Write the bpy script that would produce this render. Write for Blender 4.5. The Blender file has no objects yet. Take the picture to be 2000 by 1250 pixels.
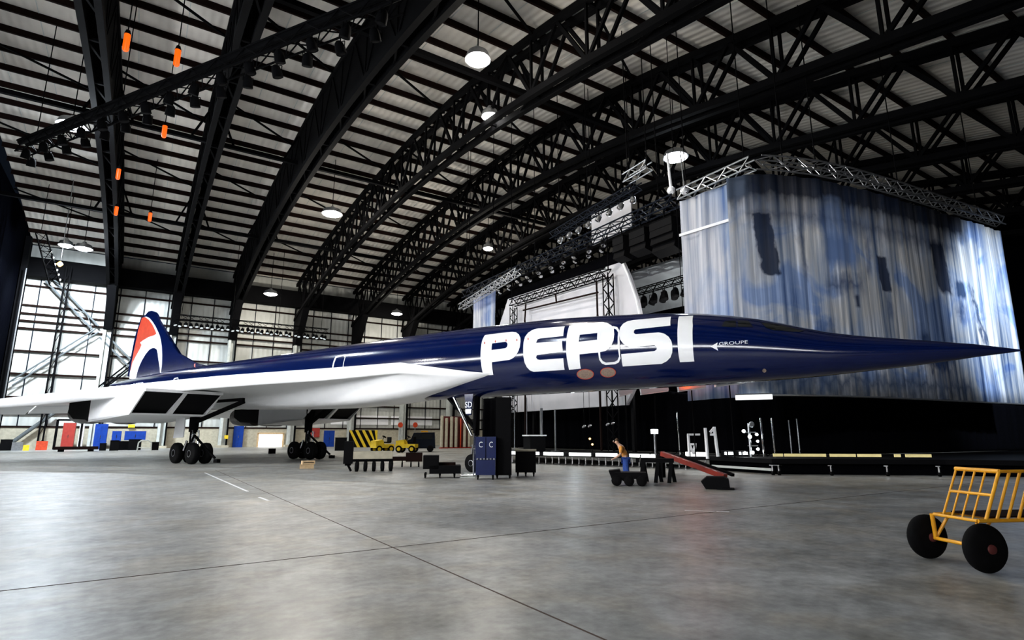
import bpy, bmesh, math, random
import numpy as np
from mathutils import Vector, Matrix
random.seed(7)
SC = bpy.context.scene
COL = SC.collection
PI = math.pi
R = math.radians

# ------------------------------------------------------------------ camera
FPX, HZ, CH = 1111.0, 850.0, 1.62          # focal length in px, horizon row, eye height
PITCH = math.atan((HZ-625)/FPX)
cam_d = bpy.data.cameras.new('camera')
cam = bpy.data.objects.new('camera', cam_d)
COL.objects.link(cam)
cam_d.sensor_width = 36.0
cam_d.lens = 36.0*FPX/2000
cam_d.clip_end = 500
cam.location = (0, 0, CH)
cam.rotation_euler = (PI/2+PITCH, 0, -R(33))
SC.camera = cam

# ------------------------------------------------------------------ world, exposure
w = bpy.data.worlds.new('world'); SC.world = w; w.use_nodes = True
w.node_tree.nodes['Background'].inputs[0].default_value = (.35, .5, .8, 1)
w.node_tree.nodes['Background'].inputs[1].default_value = .01
SC.view_settings.view_transform = 'Standard'
SC.view_settings.look = 'None'
SC.view_settings.exposure = 0.0
SC.view_settings.gamma = 1.0
SC.view_settings.use_curve_mapping = False

def add_light(name, kind, loc, power, color=(1, 1, 1), size=.5, target=None, cone=150, blend=.5):
    l = bpy.data.lights.new(name, kind); l.energy = power; l.color = color
    if kind == 'AREA': l.size = size
    else: l.shadow_soft_size = size
    if kind == 'SPOT': l.spot_size = R(cone); l.spot_blend = blend
    o = bpy.data.objects.new(name, l); COL.objects.link(o); o.location = loc
    if target is not None:
        o.rotation_euler = (Vector(target)-Vector(loc)).to_track_quat('-Z', 'Y').to_euler()
    return o

WARM = (1, .93, .82); COOL = (.80, .9, 1.0)
# high bay floodlights hung under the roof (three rows); (x, y, z, power, colour)
BAYS = [(-6.1, 47.6, 23.4, 6500, COOL), (-6.7, 73.0, 21.4, 13000, COOL), (13.6, 24.4, 22.3, 2600, WARM),
        (13.8, 53.5, 23.2, 9000, WARM), (13.2, 79.8, 20.6, 3000, WARM), (31.2, 25.9, 22.1, 1200, COOL),
        (31.9, 54.2, 23.2, 4000, WARM), (31.5, 80.8, 20.2, 1500, WARM), (-6.0, 22.0, 20.6, 2500, COOL)]
for i, (x, y, z, pw, c) in enumerate(BAYS):
    add_light('bay_beam', 'SPOT', (x, y, z-.75), pw, c, .5, (x, y, 0), 165, .35)
    add_light('bay_glow', 'POINT', (x, y, z-1.0), (min(pw*.2, 2600)+900 if x < 20 or y > 40 else 300)*1.15, c, .35)
add_light('far_wall_flood', 'SPOT', (-8.3, 73.6, 20.7), 42000, COOL, .5, (-7, 87.5, 9), 110, .7)
# added floodlights, out of view on the left end wall, to brighten the aircraft
WFL = [(-12.2, 16, 10.2, (14, 20, 5)), (-12.2, 34, 10.2, (9, 36, 5))]
for x, y, z, tg in WFL:
    add_light('added_flood_beam', 'SPOT', (x+.55, y, z), 10500, (1, .98, .95), .4, tg, 62, .7)
# stage lighting on the painted cloth
add_light('stage_wash', 'SPOT', (30, -3, 14), 60000, (.74, .86, 1), .5, (44.0, 12.0, 8.0), 42, 1.0)
add_light('stage_wash', 'SPOT', (18, -2, 15), 7000, (.88, .93, 1), .5, (30, 13, 5.5), 60, 1.0)
add_light('stage_wash', 'SPOT', (8, 8, 16), 700, (.9, .94, 1), .5, (23.5, 17.5, 9), 50, .8)
add_light('stage_wash', 'SPOT', (10, 34, 15), 1800, (1, .97, .93), .5, (24.3, 31, 7), 60, .8)

# ------------------------------------------------------------------ pixel -> world
AZ = R(33)
FWH = Vector((math.sin(AZ), math.cos(AZ), 0)); RT = Vector((math.cos(AZ), -math.sin(AZ), 0)); UP0 = Vector((0, 0, 1))
FW = FWH*math.cos(PITCH)+UP0*math.sin(PITCH); UPV = -FWH*math.sin(PITCH)+UP0*math.cos(PITCH)
CP = Vector((0, 0, CH))
def ray(x, y): return FW+RT*((x-1000)/FPX)-UPV*((y-625)/FPX)
def on_z(x, y, z=0.0):
    d = ray(x, y); return CP+d*((z-CH)/d.z)
def on_x(x, y, X):
    d = ray(x, y); return CP+d*(X/d.x)
def on_y(x, y, Y):
    d = ray(x, y); return CP+d*(Y/d.y)
def at(x, y, D):
    d = ray(x, y); return CP+d*(D/d.dot(FWH))

# ------------------------------------------------------------------ materials
M = {}
def mat(name, col, rough=.5, metal=0.0, col2=None, scale=4.0, bump=0.0, ior=1.5, coat=0.0, stretch=None, emit=None, es=0.0, detail=4, spec=.5):
    m = bpy.data.materials.new(name); m.use_nodes = True
    nt = m.node_tree; b = nt.nodes['Principled BSDF']
    b.inputs['Roughness'].default_value = rough
    b.inputs['Metallic'].default_value = metal
    b.inputs['IOR'].default_value = ior
    b.inputs['Specular IOR Level'].default_value = spec
    b.inputs['Coat Weight'].default_value = coat
    b.inputs['Coat Roughness'].default_value = .05
    tc = nt.nodes.new('ShaderNodeTexCoord'); mp = nt.nodes.new('ShaderNodeMapping')
    nt.links.new(tc.outputs['Object'], mp.inputs['Vector'])
    if stretch: mp.inputs['Scale'].default_value = stretch
    n = nt.nodes.new('ShaderNodeTexNoise'); n.inputs['Scale'].default_value = scale; n.inputs['Detail'].default_value = detail
    nt.links.new(mp.outputs[0], n.inputs['Vector'])
    r = nt.nodes.new('ShaderNodeValToRGB')
    c2 = col2 or tuple(c*.82 for c in col)
    r.color_ramp.elements[0].position = .35; r.color_ramp.elements[1].position = .65
    r.color_ramp.elements[0].color = (*c2, 1); r.color_ramp.elements[1].color = (*col, 1)
    nt.links.new(n.outputs['Fac'], r.inputs[0]); nt.links.new(r.outputs[0], b.inputs['Base Color'])
    if bump:
        bp = nt.nodes.new('ShaderNodeBump'); bp.inputs['Strength'].default_value = bump
        nt.links.new(n.outputs['Fac'], bp.inputs['Height']); nt.links.new(bp.outputs[0], b.inputs['Normal'])
    if emit:
        b.inputs['Emission Color'].default_value = (*emit, 1); b.inputs['Emission Strength'].default_value = es
    M[name] = m
    return m

mat('blue_paint', (.001, .006, .050), .13, 0, (.0008, .005, .044), 1.2, ior=1.6, coat=.1)
mat('white_paint', (.93, .94, .96), .3, 0, (.9, .91, .93), 1.5)
mat('red_paint', (.60, .07, .03), .35, 0, (.5, .045, .02), 3)
mat('dark_intake', (.004, .004, .005), .7, ior=1.2)
mat('burnt_metal', (.10, .09, .085), .4, .7, (.05, .045, .04), 3)
mat('steel', (.45, .46, .48), .35, .9, (.35, .36, .38), 5)
mat('chrome', (.8, .8, .82), .12, 1.0)
mat('dark_steel', (.0022, .0022, .0026), .85, .0, (.0016, .0016, .002), 2, ior=1.3, spec=.12)
mat('brown_steel', (.012, .005, .004), .8, .0, (.008, .004, .003), 2, ior=1.25, spec=.2)
mat('navy_steel', (.003, .006, .013), .6, .0, ior=1.3, spec=.3)
mat('light_steel', (.55, .58, .55), .5, 0, (.45, .48, .46), 2)
mat('rubber', (.0035, .0035, .004), .8, 0, (.002, .002, .002), 8, ior=1.3, spec=.2)
mat('aluminium', (.62, .64, .66), .28, .9, (.5, .52, .55), 6)
mat('black_cloth', (.0012, .0012, .002), .95, ior=1.1)
mat('black_plastic', (.0016, .0016, .0022), .65, ior=1.3, spec=.2)
mat('blue_cabinet', (.006, .014, .085), .4, 0, (.005, .012, .07), 3)
mat('royal_blue', (.004, .04, .28), .6, 0, (.003, .03, .22), 3, spec=.2)
mat('yellow_paint', (.85, .40, .015), .35, 0, (.72, .31, .01), 6)
mat('lemon_paint', (.85, .60, .02), .4, 0, (.7, .48, .02), 4)
mat('red_cabinet', (.30, .022, .015), .45, 0, (.35, .03, .02), 4)
mat('orange_red', (.60, .06, .015), .45, 0, (.45, .04, .012), 4)
mat('boom_red', (.26, .022, .010), .4, 0, (.17, .015, .008), 3)
mat('dark_red', (.10, .012, .010), .7, 0)
mat('cream', (.46, .42, .32), .7, 0, (.36, .33, .25), 3)
mat('grey_tube', (.10, .115, .12), .6, 0)
mat('wood', (.72, .52, .30), .6, 0, (.58, .40, .22), 6, stretch=(1, 8, 1))
mat('glass_dark', (.01, .012, .012), .08, 0, ior=1.6)
mat('oval_grey', (.30, .22, .17), .5, 0, (.2, .15, .12), 20)
mat('red_line', (.5, .06, .03), .5)
mat('white_screen', (.60, .59, .62), .75, 0, (.54, .54, .57), 1.0)
mat('lamp_glass', (1, 1, 1), .3, emit=(1, .97, .93), es=40)
mat('lamp_cool', (1, 1, 1), .3, emit=(.92, .95, 1), es=40)
mat('orange_bright', (.25, .02, .0), .4, emit=(1, .12, .004), es=13)
mat('orange_tube', (.25, .02, .0), .4, emit=(1, .10, .002), es=1.5)
mat('strip_light', (1, 1, 1), .4, emit=(.95, 1, .96), es=2.2)
mat('strip_dim', (.7, .6, .3), .4, emit=(.85, .72, .30), es=.35)
mat('small_lamp', (1, 1, 1), .4, emit=(.9, .97, 1), es=6)
mat('dim_lamp', (.8, .85, .85), .4, emit=(.85, .95, 1), es=.5)
mat('amber_lamp', (1, .6, .2), .4, emit=(1, .55, .15), es=6)
mat('window_glow', (1, 1, 1), .4, emit=(.95, .97, 1), es=34)
mat('bright_panel', (1, 1, 1), .5, emit=(1, 1, .97), es=1.6)
mat('skin', (.62, .36, .24), .55, 0, (.56, .32, .21), 8)
mat('orange_shirt', (.80, .34, .06), .8, 0, (.68, .27, .05), 10)
mat('denim', (.02, .07, .32), .85, 0, (.015, .05, .24), 14)
mat('hair', (.10, .05, .02), .7, 0, (.07, .035, .015), 20)

def floor_mat():
    m = bpy.data.materials.new('polished_concrete'); m.use_nodes = True
    nt = m.node_tree; N = nt.nodes; L = nt.links; b = N['Principled BSDF']
    tc = N.new('ShaderNodeTexCoord')
    def noise(sc, det, stretch=(1, 1, 1), rough=.55, dist=0):
        mp = N.new('ShaderNodeMapping'); mp.inputs['Scale'].default_value = stretch
        L.new(tc.outputs['Object'], mp.inputs[0])
        n = N.new('ShaderNodeTexNoise'); n.inputs['Scale'].default_value = sc; n.inputs['Detail'].default_value = det
        n.inputs['Roughness'].default_value = rough; n.inputs['Distortion'].default_value = dist
        L.new(mp.outputs[0], n.inputs['Vector']); return n.outputs['Fac']
    def mix(a, c, f=.5, t='MIX'):
        x = N.new('ShaderNodeMixRGB'); x.blend_type = t; 
        if isinstance(f, float): x.inputs[0].default_value = f
        else: L.new(f, x.inputs[0])
        for k, v in ((1, a), (2, c)):
            if isinstance(v, tuple): x.inputs[k].default_value = (*v, 1)
            else: L.new(v, x.inputs[k])
        return x.outputs[0]
    big = noise(.35, 4, dist=.2); med = noise(1.7, 5, (1, 1, 1), rough=.6); fine = noise(7, 4, rough=.6)
    r = N.new('ShaderNodeValToRGB'); s = mix(mix(big, med, .6), fine, .3)
    L.new(s, r.inputs[0])
    e = r.color_ramp.elements; e[0].position = .34; e[1].position = .66
    e[0].color = (.085, .09, .086, 1); e[1].color = (.42, .435, .43, 1)
    k = e.new(.5); k.color = (.245, .25, .243, 1)
    warm = N.new('ShaderNodeValToRGB'); L.new(noise(.9, 7, dist=.8), warm.inputs[0])
    warm.color_ramp.elements[0].position = .45; warm.color_ramp.elements[1].position = .66
    warm.color_ramp.elements[0].color = (1, 1, 1, 1); warm.color_ramp.elements[1].color = (1.0, .90, .76, 1)
    L.new(mix(r.outputs[0], warm.outputs[0], .8, 'MULTIPLY'), b.inputs['Base Color'])
    rr = N.new('ShaderNodeMapRange'); rr.inputs[1].default_value = .35; rr.inputs[2].default_value = .65
    rr.inputs[3].default_value = .36; rr.inputs[4].default_value = .44
    L.new(big, rr.inputs[0]); L.new(rr.outputs[0], b.inputs['Roughness'])
    bp = N.new('ShaderNodeBump'); bp.inputs['Strength'].default_value = .02; bp.inputs['Distance'].default_value = .02
    L.new(fine, bp.inputs['Height']); L.new(bp.outputs[0], b.inputs['Normal'])
    b.inputs['IOR'].default_value = 1.5; b.inputs['Specular IOR Level'].default_value = .38
    M['floor'] = m
floor_mat()

def ribbed(name, c1, c2, freq, axis, rough=.6, dirt=None):
    """sheet cladding: fine ribs along one axis as bump, uneven tone"""
    m = bpy.data.materials.new(name); m.use_nodes = True
    nt = m.node_tree; N = nt.nodes; L = nt.links; b = N['Principled BSDF']
    tc = N.new('ShaderNodeTexCoord'); sp = N.new('ShaderNodeSeparateXYZ'); L.new(tc.outputs['Object'], sp.inputs[0])
    mu = N.new('ShaderNodeMath'); mu.operation = 'MULTIPLY'; mu.inputs[1].default_value = freq; L.new(sp.outputs[axis], mu.inputs[0])
    si = N.new('ShaderNodeMath'); si.operation = 'SINE'; L.new(mu.outputs[0], si.inputs[0])
    bp = N.new('ShaderNodeBump'); bp.inputs['Strength'].default_value = .35; bp.inputs['Distance'].default_value = .05
    L.new(si.outputs[0], bp.inputs['Height']); L.new(bp.outputs[0], b.inputs['Normal'])
    n = N.new('ShaderNodeTexNoise'); n.inputs['Scale'].default_value = .35; n.inputs['Detail'].default_value = 6
    L.new(tc.outputs['Object'], n.inputs['Vector'])
    r = N.new('ShaderNodeValToRGB'); r.color_ramp.elements[0].position = .35; r.color_ramp.elements[1].position = .65
    r.color_ramp.elements[0].color = (*c2, 1); r.color_ramp.elements[1].color = (*c1, 1)
    L.new(n.outputs['Fac'], r.inputs[0]); L.new(r.outputs[0], b.inputs['Base Color'])
    b.inputs['Roughness'].default_value = rough
    M[name] = m
ribbed('roof_sheet', (.80, .75, .67), (.64, .60, .54), 12, 'X')
ribbed('wall_sheet', (.54, .55, .52), (.40, .41, .38), 10, 'X')
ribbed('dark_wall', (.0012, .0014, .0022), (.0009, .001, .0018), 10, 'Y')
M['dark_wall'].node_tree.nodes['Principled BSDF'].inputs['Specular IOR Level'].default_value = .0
ribbed('near_wall', (.03, .03, .035), (.02, .02, .025), 10, 'X')

def cloth_mat(name, painted, patches=()):
    """scenery cloth: long vertical dyed streaks (UV: u metres along, v metres up), painted dark blocks"""
    m = bpy.data.materials.new(name); m.use_nodes = True
    nt = m.node_tree; N = nt.nodes; L = nt.links; b = N['Principled BSDF']
    uv = N.new('ShaderNodeUVMap'); uv.uv_map = 'UVMap'
    def noise(sc, stretch, det=5, dist=0., off=0.):
        mp = N.new('ShaderNodeMapping'); mp.inputs['Scale'].default_value = stretch; mp.inputs['Location'].default_value = (off, off, off)
        L.new(uv.outputs[0], mp.inputs[0])
        n = N.new('ShaderNodeTexNoise'); n.inputs['Scale'].default_value = sc; n.inputs['Detail'].default_value = det
        n.inputs['Distortion'].default_value = dist; L.new(mp.outputs[0], n.inputs['Vector']); return n.outputs['Fac']
    def ramp(f, stops):
        r = N.new('ShaderNodeValToRGB'); e = r.color_ramp.elements
        e[0].position, e[1].position = stops[0][0], stops[-1][0]
        e[0].color = (*stops[0][1], 1); e[1].color = (*stops[-1][1], 1)
        for p, c in stops[1:-1]: e.new(p).color = (*c, 1)
        L.new(f, r.inputs[0]); return r.outputs[0]
    def mixc(f, a, c, t='MIX'):
        x = N.new('ShaderNodeMixRGB'); x.blend_type = t
        if isinstance(f, float): x.inputs[0].default_value = f
        else: L.new(f, x.inputs[0])
        for k, v in ((1, a), (2, c)):
            if isinstance(v, tuple): x.inputs[k].default_value = (*v, 1)
            else: L.new(v, x.inputs[k])
        return x.outputs[0]
    def math_(op, a, c=None, clamp=False):
        x = N.new('ShaderNodeMath'); x.operation = op; x.use_clamp = clamp
        for k, v in ((0, a), (1, c)):
            if v is None: continue
            if isinstance(v, (int, float)): x.inputs[k].default_value = v
            else: L.new(v, x.inputs[k])
        return x.outputs[0]
    streak = noise(1.0, (3.2, .10, 1), 7); wide = noise(1.0, (.55, .12, 1), 5, .6, 3.1); fine = noise(1.0, (14, .25, 1), 3)
    s = math_('ADD', math_('MULTIPLY', streak, .6), math_('ADD', math_('MULTIPLY', wide, .25), math_('MULTIPLY', fine, .15)))
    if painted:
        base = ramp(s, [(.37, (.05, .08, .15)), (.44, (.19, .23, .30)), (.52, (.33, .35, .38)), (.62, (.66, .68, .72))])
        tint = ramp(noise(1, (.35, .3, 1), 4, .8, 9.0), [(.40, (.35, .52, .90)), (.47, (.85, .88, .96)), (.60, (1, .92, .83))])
    else:
        base = ramp(s, [(.38, (.13, .18, .30)), (.46, (.33, .36, .43)), (.58, (.58, .59, .63))])
        tint = ramp(wide, [(.42, (.55, .72, 1.)), (.55, (1, 1, 1)), (.66, (1, .97, .95))])
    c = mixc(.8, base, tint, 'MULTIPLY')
    if patches:
        sp = N.new('ShaderNodeSeparateXYZ'); L.new(uv.outputs[0], sp.inputs[0])
        wob = math_('MULTIPLY', math_('SUBTRACT', noise(1, (2.6, 1.3, 1), 6, 0, 5), .5), 1.3)
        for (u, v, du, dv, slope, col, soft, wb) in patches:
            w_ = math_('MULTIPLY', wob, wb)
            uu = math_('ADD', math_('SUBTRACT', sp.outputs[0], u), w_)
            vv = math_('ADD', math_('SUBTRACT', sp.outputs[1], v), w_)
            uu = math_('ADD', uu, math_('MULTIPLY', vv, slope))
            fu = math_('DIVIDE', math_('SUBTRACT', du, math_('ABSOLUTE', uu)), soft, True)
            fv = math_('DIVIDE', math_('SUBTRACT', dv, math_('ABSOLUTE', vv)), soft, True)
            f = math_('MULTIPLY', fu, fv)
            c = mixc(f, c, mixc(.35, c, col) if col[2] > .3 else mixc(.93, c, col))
    L.new(c, b.inputs['Base Color']); b.inputs['Roughness'].default_value = .9
    b.inputs['Specular IOR Level'].default_value = .1
    M[name] = m
    return m

# ------------------------------------------------------------------ mesh builder and scene tags
class MB:
    def __init__(s): s.v = []; s.f = []; s.m = []; s.uv = None
    def add(s, vs, fs, mi=0):
        k = len(s.v); s.v += [tuple(v) for v in vs]; s.f += [tuple(i+k for i in f) for f in fs]; s.m += [mi]*len(fs); return s
    def box(s, c, d, rz=0, mi=0, ry=0):
        hx, hy, hz = d[0]/2, d[1]/2, d[2]/2; c = Vector(c)
        m = Matrix.Rotation(rz, 3, 'Z') @ Matrix.Rotation(ry, 3, 'Y')
        vs = [c+m @ Vector((x*hx, y*hy, z*hz)) for x in (-1, 1) for y in (-1, 1) for z in (-1, 1)]
        return s.add(vs, [(0, 1, 3, 2), (4, 6, 7, 5), (0, 4, 5, 1), (2, 3, 7, 6), (0, 2, 6, 4), (1, 5, 7, 3)], mi)
    def frame(s, a, b):
        a = Vector(a); b = Vector(b); d = (b-a).normalized()
        u = Vector((0, 0, 1)) if abs(d.z) < .95 else Vector((0, 1, 0))
        x = d.cross(u).normalized(); y = x.cross(d).normalized(); return a, b, x, y
    def bar(s, a, b, w, h=None, mi=0):
        h = h or w; a, b, x, y = s.frame(a, b)
        vs = [p+x*(i*w/2)+y*(j*h/2) for p in (a, b) for i, j in ((-1, -1), (1, -1), (1, 1), (-1, 1))]
        return s.add(vs, [(0, 3, 2, 1), (4, 5, 6, 7), (0, 1, 5, 4), (1, 2, 6, 5), (2, 3, 7, 6), (3, 0, 4, 7)], mi)
    def tube(s, a, b, r, r2=None, n=10, mi=0):
        r2 = r if r2 is None else r2; a, b, x, y = s.frame(a, b)
        vs = [p+x*(q*math.cos(t*2*PI/n))+y*(q*math.sin(t*2*PI/n)) for p, q in ((a, r), (b, r2)) for t in range(n)]
        fs = [(t, (t+1) % n, n+(t+1) % n, n+t) for t in range(n)]+[tuple(range(n))[::-1], tuple(range(n, 2*n))]
        return s.add(vs, fs, mi)
    def path(s, pts, r, n=8, mi=0):
        for a, b in zip(pts, pts[1:]): s.tube(a, b, r, n=n, mi=mi)
        return s
    def lathe(s, c, axis, prof, n=24, mi=0):
        """prof: (distance along axis, radius)"""
        c = Vector(c); a, b, x, y = s.frame(c, c+Vector(axis)); d = Vector(axis).normalized()
        vs = [c+d*h+x*(r*math.cos(t*2*PI/n))+y*(r*math.sin(t*2*PI/n)) for h, r in prof for t in range(n)]
        fs = [(k*n+t, k*n+(t+1) % n, (k+1)*n+(t+1) % n, (k+1)*n+t) for k in range(len(prof)-1) for t in range(n)]
        fs += [tuple(range(n))[::-1], tuple(range((len(prof)-1)*n, len(prof)*n))]
        return s.add(vs, fs, mi)
    def prism(s, pts, off, mi=0):
        n = len(pts); off = Vector(off)
        vs = [Vector(p) for p in pts]+[Vector(p)+off for p in pts]
        fs = [tuple(range(n))[::-1], tuple(range(n, 2*n))]+[(i, (i+1) % n, n+(i+1) % n, n+i) for i in range(n)]
        return s.add(vs, fs, mi)
    def grid(s, rows, closed=False, mi=0):
        n = len(rows[0]); vs = [p for r in rows for p in r]; fs = []
        for j in range(len(rows)-1):
            for i in range(n if closed else n-1):
                fs.append((j*n+i, j*n+(i+1) % n, (j+1)*n+(i+1) % n, (j+1)*n+i))
        return s.add(vs, fs, mi)
    def build(s, name, mats, parent=None, smooth=False, org=None):
        me = bpy.data.meshes.new(name)
        v = s.v
        if org is not None: v = [(p[0]-org[0], p[1]-org[1], p[2]-org[2]) for p in v]
        me.from_pydata(v, [], s.f)
        ml = mats if isinstance(mats, (list, tuple)) else [mats]
        for k in ml: me.materials.append(M[k] if isinstance(k, str) else k)
        me.polygons.foreach_set('material_index', s.m)
        bm = bmesh.new(); bm.from_mesh(me); bmesh.ops.recalc_face_normals(bm, faces=bm.faces); bm.to_mesh(me); bm.free()
        if smooth:
            me.polygons.foreach_set('use_smooth', [True]*len(me.polygons))
            try: me.set_sharp_from_angle(angle=R(smooth if smooth is not True else 40))
            except Exception: pass
        o = bpy.data.objects.new(name, me); COL.objects.link(o)
        if org is not None: o.location = org
        if parent: o.parent = parent
        return o

def empty(name, loc=(0, 0, 0), rz=0.0):
    o = bpy.data.objects.new(name, None); COL.objects.link(o); o.location = loc; o.rotation_euler = (0, 0, rz)
    o.empty_display_size = .3
    return o
def tag(o, label, cat, group=None, kind=None):
    o['label'] = label; o['category'] = cat
    if group: o['group'] = group
    if kind: o['kind'] = kind
    return o
def struct(o, label, cat):
    o['kind'] = 'structure'; o['label'] = label; o['category'] = cat; return o
def dup(root, loc, rz=None, label=None):
    r = root.copy(); COL.objects.link(r); r.location = loc
    if rz is not None: r.rotation_euler = (0, 0, rz)
    if label: r['label'] = label
    for ch in list(root.children):
        c = ch.copy(); COL.objects.link(c); c.parent = r
        for g in ch.children:
            d = g.copy(); COL.objects.link(d); d.parent = c
    return r
def text_mb(txt, size, place, thick=0.0, spacing=1.0, ry=1.0):
    """letters as faces; place(u, v) -> 3D point"""
    c = bpy.data.curves.new('letters', 'FONT'); c.body = txt; c.size = size; c.space_character = spacing; c.resolution_u = 3
    o = bpy.data.objects.new('letters', c); COL.objects.link(o)
    dg = bpy.context.evaluated_depsgraph_get(); me = bpy.data.meshes.new_from_object(o.evaluated_get(dg))
    mb = MB(); mb.add([place(v.co.x, v.co.y*ry) for v in me.vertices], [tuple(p.vertices) for p in me.polygons])
    bpy.data.objects.remove(o); bpy.data.curves.remove(c); bpy.data.meshes.remove(me)
    return mb

# ================================================================== THE HANGAR
XW, XE, YN, YF = -13.0, 78.0, -12.0, 87.5
def zt(Y):
    d = abs(Y-46)
    if Y > 46: return 27.8-.0024*d*d
    return 27.8-.0045*d*d if d < 28 else 27.8-.0045*784-.22*(d-28)
def zb(Y):
    d = abs(Y-46)
    if Y > 46: return 23.6-.003*d*d
    return 23.6-.0036*d*d if d < 28 else 23.6-.0036*784-.18*(d-28)

fl = struct(MB().box(((XW+XE)/2, (YN+YF)/2, -.15), (XE-XW, YF-YN, .3)).build('floor', 'floor'), 'polished grey mottled concrete hangar floor', 'floor')
J = MB()
J.box(((XW+26)/2, 8.39, .002), (26-XW, .016, .004))
J.box((3.36, (YN+36)/2-2, .002), (.018, 30-YN, .004))
J.box((3.36+22, 4, .002), (.022, 26, .004)); J.box((6, 46, .002), (38, .04, .004)); J.box((2, 33, .002), (30, .05, .004))
mat('joint_filler', (.06, .035, .025), .8)
J.build('floor_joint', 'joint_filler', fl)
MB().bar((2.75, 29.0, .003), (2.95, 18.8, .003), .07, .004).bar((2.95, 16.9, .003), (3.0, 15.9, .003), .07, .004).build('painted_line', 'white_paint', fl)
MB().bar((10.3, 8.9, .003), (10.9, 8.2, .003), .05, .004).build('painted_line', 'white_paint', fl)

# roof sheet and purlins
ys = [YN+(YF-YN)*i/60 for i in range(61)]
c = MB().grid([[(XW, y, zt(y)+.85), (XE, y, zt(y)+.85)] for y in ys]).grid([[(XW, y, zt(y)+1.0), (XE, y, zt(y)+1.0)] for y in ys])
ceil = struct(c.build('ceiling', 'roof_sheet'), 'beige ribbed sheet roof of the hangar on dark purlins', 'ceiling')
PY = [86.0-2.62*i for i in range(37)]
for y in PY:
    MB().box(((XW+XE)/2, y, zt(y)+.62), (XE-XW, .16, .46)).build('purlin', 'brown_steel', ceil)
seam = MB()
for x in np.arange(XW+2, XE, 2.75):
    for a, b in zip(ys[::2], ys[2::2]): seam.bar((x, a, zt(a)+.84), (x, b, zt(b)+.84), .05, .02)
seam.build('sheet_seam', 'light_steel', ceil)

# far wall: block dado, sheet cladding, girts, mullions
wb = struct(MB().box(((XW+XE)/2, YF+.15, 12.2), (XE-XW, .3, 24.4)).build('wall_far', 'wall_sheet'), 'pale sheet-clad far side wall of the hangar', 'wall')
MB().box(((XW+XE)/2, YF-.1, 1.25), (XE-XW, .2, 2.5)).build('block_dado', 'cream', wb)
MB().box(((XW+XE)/2, YF-.16, 2.6), (XE-XW, .25, .2)).build('dado_cap', 'brown_steel', wb)
girt_z = [4.2, 6.0, 8.7, 11.4, 14.1, 15.0, 15.9, 16.9, 19.3]
for z in girt_z: MB().box(((XW+XE)/2, YF-.2, z), (XE-XW, .24, .2)).build('girt', 'brown_steel', wb)
mul = MB()
for i in range(34):
    x = XW+2.7*i+1.4
    mul.box((x, YF-.08, 12), (.1, .12, 19))
mul.build('mullion', 'navy_steel', wb)
MB().box(((XW+XE)/2, YF-1.2, 21.3), (XE-XW, 1.6, 2.3)).build('eaves_shade_beam', 'dark_steel', wb)  # dark box added to stand for the shadow under the eaves
pan = MB()
for (a, b, z0, z1) in ((24.4, 33.4, 3.2, 4.6), (33.9, 41, 3.2, 4.6), (10.9, 17, 4.4, 5.9)):
    pan.box(((a+b)/2, YF-.05, (z0+z1)/2), (b-a, .1, z1-z0))
pan.build('glazing', 'white_paint', wb)

# left end wall (dark) with a high strip of lit glazing facing the aircraft
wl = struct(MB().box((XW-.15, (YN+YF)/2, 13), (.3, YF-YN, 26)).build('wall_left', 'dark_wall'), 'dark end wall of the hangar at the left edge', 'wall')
MB().box((XW+.35, 82.5, 12), (.5, .9, 24)).build('door_post', 'dark_steel', wl)
MB().tube((XW+.75, 81.2, 0), (XW+.75, 81.2, 20), .07).build('downpipe', 'aluminium', wl)
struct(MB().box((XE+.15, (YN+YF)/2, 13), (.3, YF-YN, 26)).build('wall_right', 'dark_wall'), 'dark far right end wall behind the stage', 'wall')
struct(MB().box(((XW+XE)/2, YN-.15, 9), (XE-XW, .3, 18.2)).build('wall_near', 'near_wall'), 'dark sheet wall behind the camera', 'wall')
k = 0
y = -8.0
while y < 70:
    k += 1
    lg = 4.6
    wn = struct(MB().box((XW+.06, y+lg/2, 7.3), (.06, lg, 1.5)).build('window_%d' % k, 'window_glow'), 'bright high window pane in the left end wall', 'window')
    fr = MB()
    for z in (6.5, 8.1): fr.box((XW+.1, y+lg/2, z), (.14, lg+.1, .12))
    for q in range(4): fr.box((XW+.1, y+q*lg/3, 7.3), (.14, .1 if q else .25, 1.6))
    fr.build('window_frame', 'dark_steel', wn)
    y += lg+.35

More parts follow.
